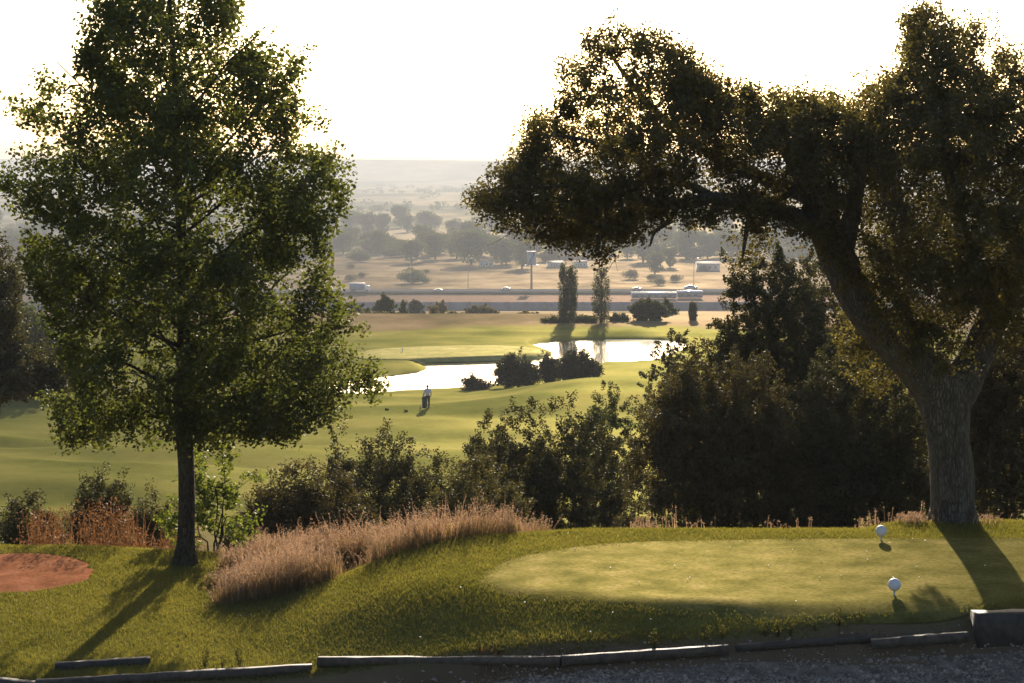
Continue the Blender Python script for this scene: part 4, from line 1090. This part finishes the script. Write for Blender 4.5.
def s_bank(n):
    out = []; tot = 0
    while tot < n:
        D = gr.uniform(19.5, 27.3, n); X = gr.uniform(-8.6, 8, n)
        k = (np.abs(X) < D * .31) & (D < yback(X) + .4) & ((X < -3.9 + .5 * gr.random(n)) | (X > 1.2) | (D < np.interp(X, [-4.6, -4.2, -2.9, -1.5, 0, 1.0, 1.6], [23.3, 23.4, 23.75, 24.3, 24.8, 25.1, 26]))) & (D > yfront(X) + .05 * gr.normal(size=n)) & (poly_sd(X, D, tee_out) > -.22 * gr.random(n) ** 2) & (poly_sd(X, D, clay_out) > 0)
        q = np.column_stack([X, D])[k]; out.append(q); tot += len(q)
    return np.vstack(out)[:n]
blades(230000, s_bank, .042, .009, M['grass_rough'], 'bank_grass', 'longer green grass on the bank and the lower lawn', 'grass', gr, .55)

def hmul(xy): return np.where(xy[:, 1] > 27.1, 1.0, .35 + .65 * sstep(-4.4, -2.9, xy[:, 0]) * sstep(1.2, -.4, xy[:, 0]))
def stalks(xy, h, name, mat, label, cat, rng, heads=True, w=.006, lean=.22):
    n = len(xy); z = terrain(xy[:, 0], xy[:, 1]); hh = h * rng.uniform(.5, 1.25, n) * (.62 + .6 * vnoise2(xy[:, 0] * 1.3 + 40, xy[:, 1] * 1.3)) * hmul(xy) * np.where(rng.random(n) < .12, 1.25, 1); a = rng.uniform(0, 2 * PI, n); la = 2 * PI * 1.5 * vnoise2(xy[:, 0] * 2 + 7, xy[:, 1] * 2) + rng.normal(size=n) * .7; lm = np.abs(rng.normal(size=n) * .8 + .5) * lean
    ax = np.stack([np.cos(a), np.sin(a), np.zeros(n)], 1); ld = np.stack([np.cos(la), np.sin(la), np.zeros(n)], 1)
    p = np.column_stack([xy, z - .02]); Vs = []
    pts = [p + ld * (lm * hh * s ** 2)[:, None] + np.array([0, 0, 1]) * (hh * s * (1 - .15 * lm * s))[:, None] for s in (0, .5, .82, 1)]
    ws = (w, w * .8, w * .6, w * .3)
    V = []
    for q, ww in zip(pts, ws): V += [q - ax * ww * .5, q + ax * ww * .5]
    V = np.stack(V, 1); B = (np.arange(n) * 8)[:, None]
    Q = np.concatenate([B + np.array([[0, 1, 3, 2]]), B + np.array([[2, 3, 5, 4]]), B + np.array([[4, 5, 7, 6]])])
    V = V.reshape(-1, 3)
    if heads:
        k = 7; idx = np.repeat(np.arange(n), k); s = rng.uniform(.0, 1, n * k)[:, None]; c = pts[2][idx] * (1 - s) + pts[3][idx] * s + rng.normal(size=(n * k, 3)) * .009
        hv, hq = leaf_quads(c, .026, rng, wid=.35); Q = np.vstack([Q, hq + len(V)]); V = np.vstack([V, hv])
    return stuff(mesh_obj(name, V, Q, None, mat), label, cat)
def s_dry(n):
    out = []; tot = 0
    while tot < n:
        X = gr.uniform(-4.6, 1.0, n); off = gr.uniform(0, 1, n) ** 1.15 * 4.6 + .05; Y = np.interp(X, [-4.6, -4.0, -2.9, -1.5, 0, 1.2], [23.2, 23.25, 23.6, 24.15, 24.7, 25.0]) + off
        den = vnoise2(X * 1.5, Y * 1.5) * .7 + vnoise2(X * 4, Y * 4) * .4
        k = (den > .3 + .1 * off / 3 + .5 * sstep(-3.5, -4.7, X) + .35 * sstep(-.6, 1.1, X)) & (X > -4.35 + .25 * (vnoise2(Y * 2, Y * 0 + 3) - .5) - .5 * (Y > 26.3)); q = np.column_stack([X, Y])[k]; out.append(q); tot += len(q)
    return np.vstack(out)[:n]
stalks(s_dry(10500), .47, 'dry_grass', M['straw'], 'tall pinkish dry grass in the dip beside the tee', 'dry grass', gr, True, .006, .42)
stalks(s_dry(24000), .3, 'dry_grass_undergrowth', M['straw_low'], 'dull brown undergrowth at the foot of the dry grass', 'dry grass', gr, False, .009, .45)
stalks(s_dry(7000) + gr.normal(size=(7000, 2)) * .13 - np.array([0, .1]), .22, 'dry_thatch', M['straw_low'], 'flattened dry thatch where the tall grass thins into the lawn', 'dry grass', gr, False, .008, 1.2)
def s_back(n):
    X = gr.uniform(.8, 6.6, n * 4); Y = 25.3 + gr.uniform(0, 1.3, n * 4); k = vnoise2(X * 2.2, Y * .7 + 5) > .45 + .3 * gr.random(n * 4)
    return np.column_stack([X, Y])[k][:n]
stalks(s_back(420), .75, 'dry_grass_tufts', M['straw'], 'thin dry tufts showing above the back edge of the tee', 'dry grass', gr)
X_ = np.concatenate([gr.normal(5.55, .12, 160), gr.normal(6.6, .15, 60)]); stalks(np.column_stack([X_, 25.25 + gr.uniform(-.1, .4, len(X_))]), .34, 'dry_grass_at_trunk', M['straw'], 'small tuft of dry grass at the foot of the oak', 'dry grass', gr)
def s_dock(n):
    X = gr.uniform(-8.6, -4.9, n * 3); Y = gr.uniform(27.2, 29.6, n * 3); k = (vnoise2(X * 2.2, Y * 1.2) > .4); return np.column_stack([X, Y])[k][:n]
dk = s_dock(520)
stalks(dk, .6, 'dock_stems', M['dock'], 'rusty dock stems behind the red soil', 'weeds', gr, False, .012, .15)
cz = terrain(dk[:, 0], dk[:, 1]); idx = np.repeat(np.arange(len(dk)), 16); c = np.column_stack([dk, cz])[idx] + np.column_stack([gr.normal(size=(len(idx), 2)) * .05, gr.uniform(.1, .72, len(idx)) * (.5 + .7 * vnoise2(dk[:, 0] * 2, dk[:, 1] * 2))[idx]])
V, Q = leaf_quads(c, .05, gr, wid=.45); stuff(mesh_obj('dock_weeds', V, Q, None, M['dock']), 'rusty brown dock weeds behind the red soil', 'weeds')
# sparse weeds and reddish litter at the edging
X_ = gr.uniform(-.4, 6.6, 6000); Y_ = yfront(X_) + gr.normal(-.32, .15, 6000); stalks(np.column_stack([X_, Y_]), .09, 'edge_weeds', M['straw_low'], 'low reddish brown weeds along the sleepers', 'weeds', gr, False, .007, .5); stalks(np.column_stack([X_[::3] + .05, Y_[::3] + .05]), .1, 'edge_litter', M['dock'], 'rusty plant litter in front of the sleepers', 'weeds', gr, False, .012, .8)
def weed(seed, h, nl):
    rng = np.random.default_rng(seed); r = empty('weed'); m = MB(); cs = []
    for k in range(5):
        d = np.array([rng.normal() * .25, rng.normal() * .25, 1]); q = np.linspace(0, 1, 5)[:, None] * d * h * rng.uniform(.5, 1); m.tube(q, np.linspace(.004, .0015, 5), 4, False); cs.append(q[1:])
    m.build('stem', M['weed'], r); cs = np.vstack(cs); c = cs[rng.integers(len(cs), size=nl)] + rng.normal(size=(nl, 3)) * .018
    V, Q = leaf_quads(c, .026, rng, wid=.45); mesh_obj('foliage', V, Q, None, M['weed'], r); return r
w0 = weed(1, .22, 90)
for i, (x, yb_) in enumerate(((500, 655), (480, 652), (705, 640), (722, 638), (765, 636), (778, 636), (790, 634), (815, 630), (840, 626), (205, 668), (222, 670), (240, 668), (655, 648), (860, 622))):
    o = w0 if i == 0 else copy_tree(w0); g = hit(x, yb_, -.25); o.location = (g[0], g[1], tz(g[0], g[1]) - .01); o.rotation_euler = (0, 0, i * 1.7); s = .7 + .6 * gr.random(); o.scale = (s, s, s)
    tag(o, 'small wispy green weed growing along the timber edging', 'weed', 'weeds along the timber edging')
# daisies on the tee and bank
def daisy():
    r = empty('daisy'); m = MB(); m.tube([(0, 0, 0), (0, 0, .03)], .0015, 4); m.build('stem', M['weed'], r)
    m = MB(); m.lathe([(.001, .036), (.007, .035), (.011, .031), (.001, .028)], (0, 0, 0), 9); m.build('flower_head', M['petal'], r); return r
d0 = daisy(); first = True
spots = [(889, 545), (730, 550), (793, 552), (821, 563), (868, 562), (916, 569), (841, 578), (688, 582), (689, 580), (639, 585), (796, 604), (913, 541), (925, 543), (867, 554), (893, 580), (919, 580), (985, 568), (675, 568), (768, 568), (820, 580), (610, 570), (596, 565), (525, 605), (545, 603), (590, 634), (612, 615), (650, 622), (420, 640), (460, 590), (575, 551), (250, 617), (240, 618)]
for x, y in spots:
    o = d0 if first else copy_tree(d0); first = False; zz = 0 if y < 604 and x > 490 else (-.2 if x > 500 else -.45); g = hit(x, y, zz); o.location = (g[0], g[1], tz(g[0], g[1]) + .004); o.rotation_euler = (gr.normal() * .2, gr.normal() * .2, gr.uniform(0, 6))
    tag(o, 'tiny white daisy in the mown grass', 'flower', 'daisies scattered over the tee')
# loose stones of the gravel
def stones(n):
    X = gr.uniform(-6.5, 7.5, n); Yb = np.interp(X, gx, gyb); Y = Yb - np.abs(gr.normal(0, .9, n)) + np.where(gr.random(n) < .3, .35, 0) * gr.random(n); s = gr.uniform(.008, .026, n) * np.where(gr.random(n) < .06, 1.8, 1)
    z = terrain(X, Y) + .015 + s * .2
    base = np.array([(1, 0, 0), (0, 1, 0), (-1, 0, 0), (0, -1, 0), (0, 0, .75), (0, 0, -.6)]); V = base[None] * s[:, None, None] * gr.uniform(.6, 1.3, (n, 6, 1)) ; a = gr.uniform(0, 6.28, n)
    V = np.stack([V[..., 0] * np.cos(a)[:, None] - V[..., 1] * np.sin(a)[:, None], V[..., 0] * np.sin(a)[:, None] + V[..., 1] * np.cos(a)[:, None], V[..., 2]], -1) + np.stack([X, Y, z], 1)[:, None]
    T = np.array([(0, 1, 4), (1, 2, 4), (2, 3, 4), (3, 0, 4), (1, 0, 5), (2, 1, 5), (3, 2, 5), (0, 3, 5)]); T = (np.arange(n) * 6)[:, None, None] + T[None]
    stuff(mesh_obj('gravel_stones', V.reshape(-1, 3), None, T.reshape(-1, 3), M['stone']), 'loose grey stones of the gravel path', 'gravel')
stones(15000)

# ------------------------------------------------------------------ haze, light, sky
SUN_EL, SUN_AZ = math.radians(15.5), math.radians(4.5)
HAZE = 0.00023
def haze():
    m = bpy.data.materials.new('valley air'); m.use_nodes = True; nt = m.node_tree
    for n_ in list(nt.nodes): nt.nodes.remove(n_)
    out = nt.nodes.new('ShaderNodeOutputMaterial'); v = nt.nodes.new('ShaderNodeVolumePrincipled')
    v.inputs['Color'].default_value = (.56, .6, .66, 1); v.inputs['Density'].default_value = HAZE; v.inputs['Anisotropy'].default_value = .08
    nt.links.new(v.outputs[0], out.inputs['Volume'])
    lo = float(GZ.min()) - 1; hi = max(float(GZ.max()), 14) + 3
    mb = MB(); mb.box((0, (9990 - 60) / 2, (lo + hi) / 2), (16000, 9990 + 60, hi - lo)); o = mb.build('haze', m)
    stuff(o, 'pale summer haze over the valley', 'haze')
haze()
sd = bpy.data.lights.new('sun', 'SUN'); so = bpy.data.objects.new('sun', sd); C.objects.link(so)
sd.energy = 5.0; sd.angle = math.radians(.53); sd.color = (1, .86, .69)
dirs_ = Vector((math.sin(SUN_AZ) * math.cos(SUN_EL), math.cos(SUN_AZ) * math.cos(SUN_EL), math.sin(SUN_EL)))
so.rotation_euler = dirs_.to_track_quat('Z', 'Y').to_euler(); so.location = (0, 0, 40)
w = bpy.data.worlds.new('World'); scene.world = w; w.use_nodes = True; nt = w.node_tree
bg = nt.nodes.get('Background') or nt.nodes.new('ShaderNodeBackground'); sky = nt.nodes.new('ShaderNodeTexSky')
sky.sky_type = 'NISHITA'; sky.sun_disc = False; sky.sun_elevation = SUN_EL; sky.sun_rotation = SUN_AZ; sky.air_density = 1.0; sky.dust_density = 4.0; sky.ozone_density = 1.0; sky.altitude = 600
nt.links.new(sky.outputs[0], bg.inputs[0]); bg.inputs[1].default_value = .07
vs = scene.view_settings; scene.display_settings.display_device = 'sRGB'
vs.view_transform = 'Standard'; vs.look = 'None'; vs.gamma = 1; vs.use_curve_mapping = False; vs.exposure = 1.42
cy = scene.cycles
cy.use_denoising = True
cy.max_bounces = 6; cy.diffuse_bounces = 3; cy.glossy_bounces = 2; cy.transmission_bounces = 4; cy.volume_bounces = 0; cy.transparent_max_bounces = 4
cy.sample_clamp_indirect = 4; cy.volume_step_rate = 1; cy.volume_max_steps = 64
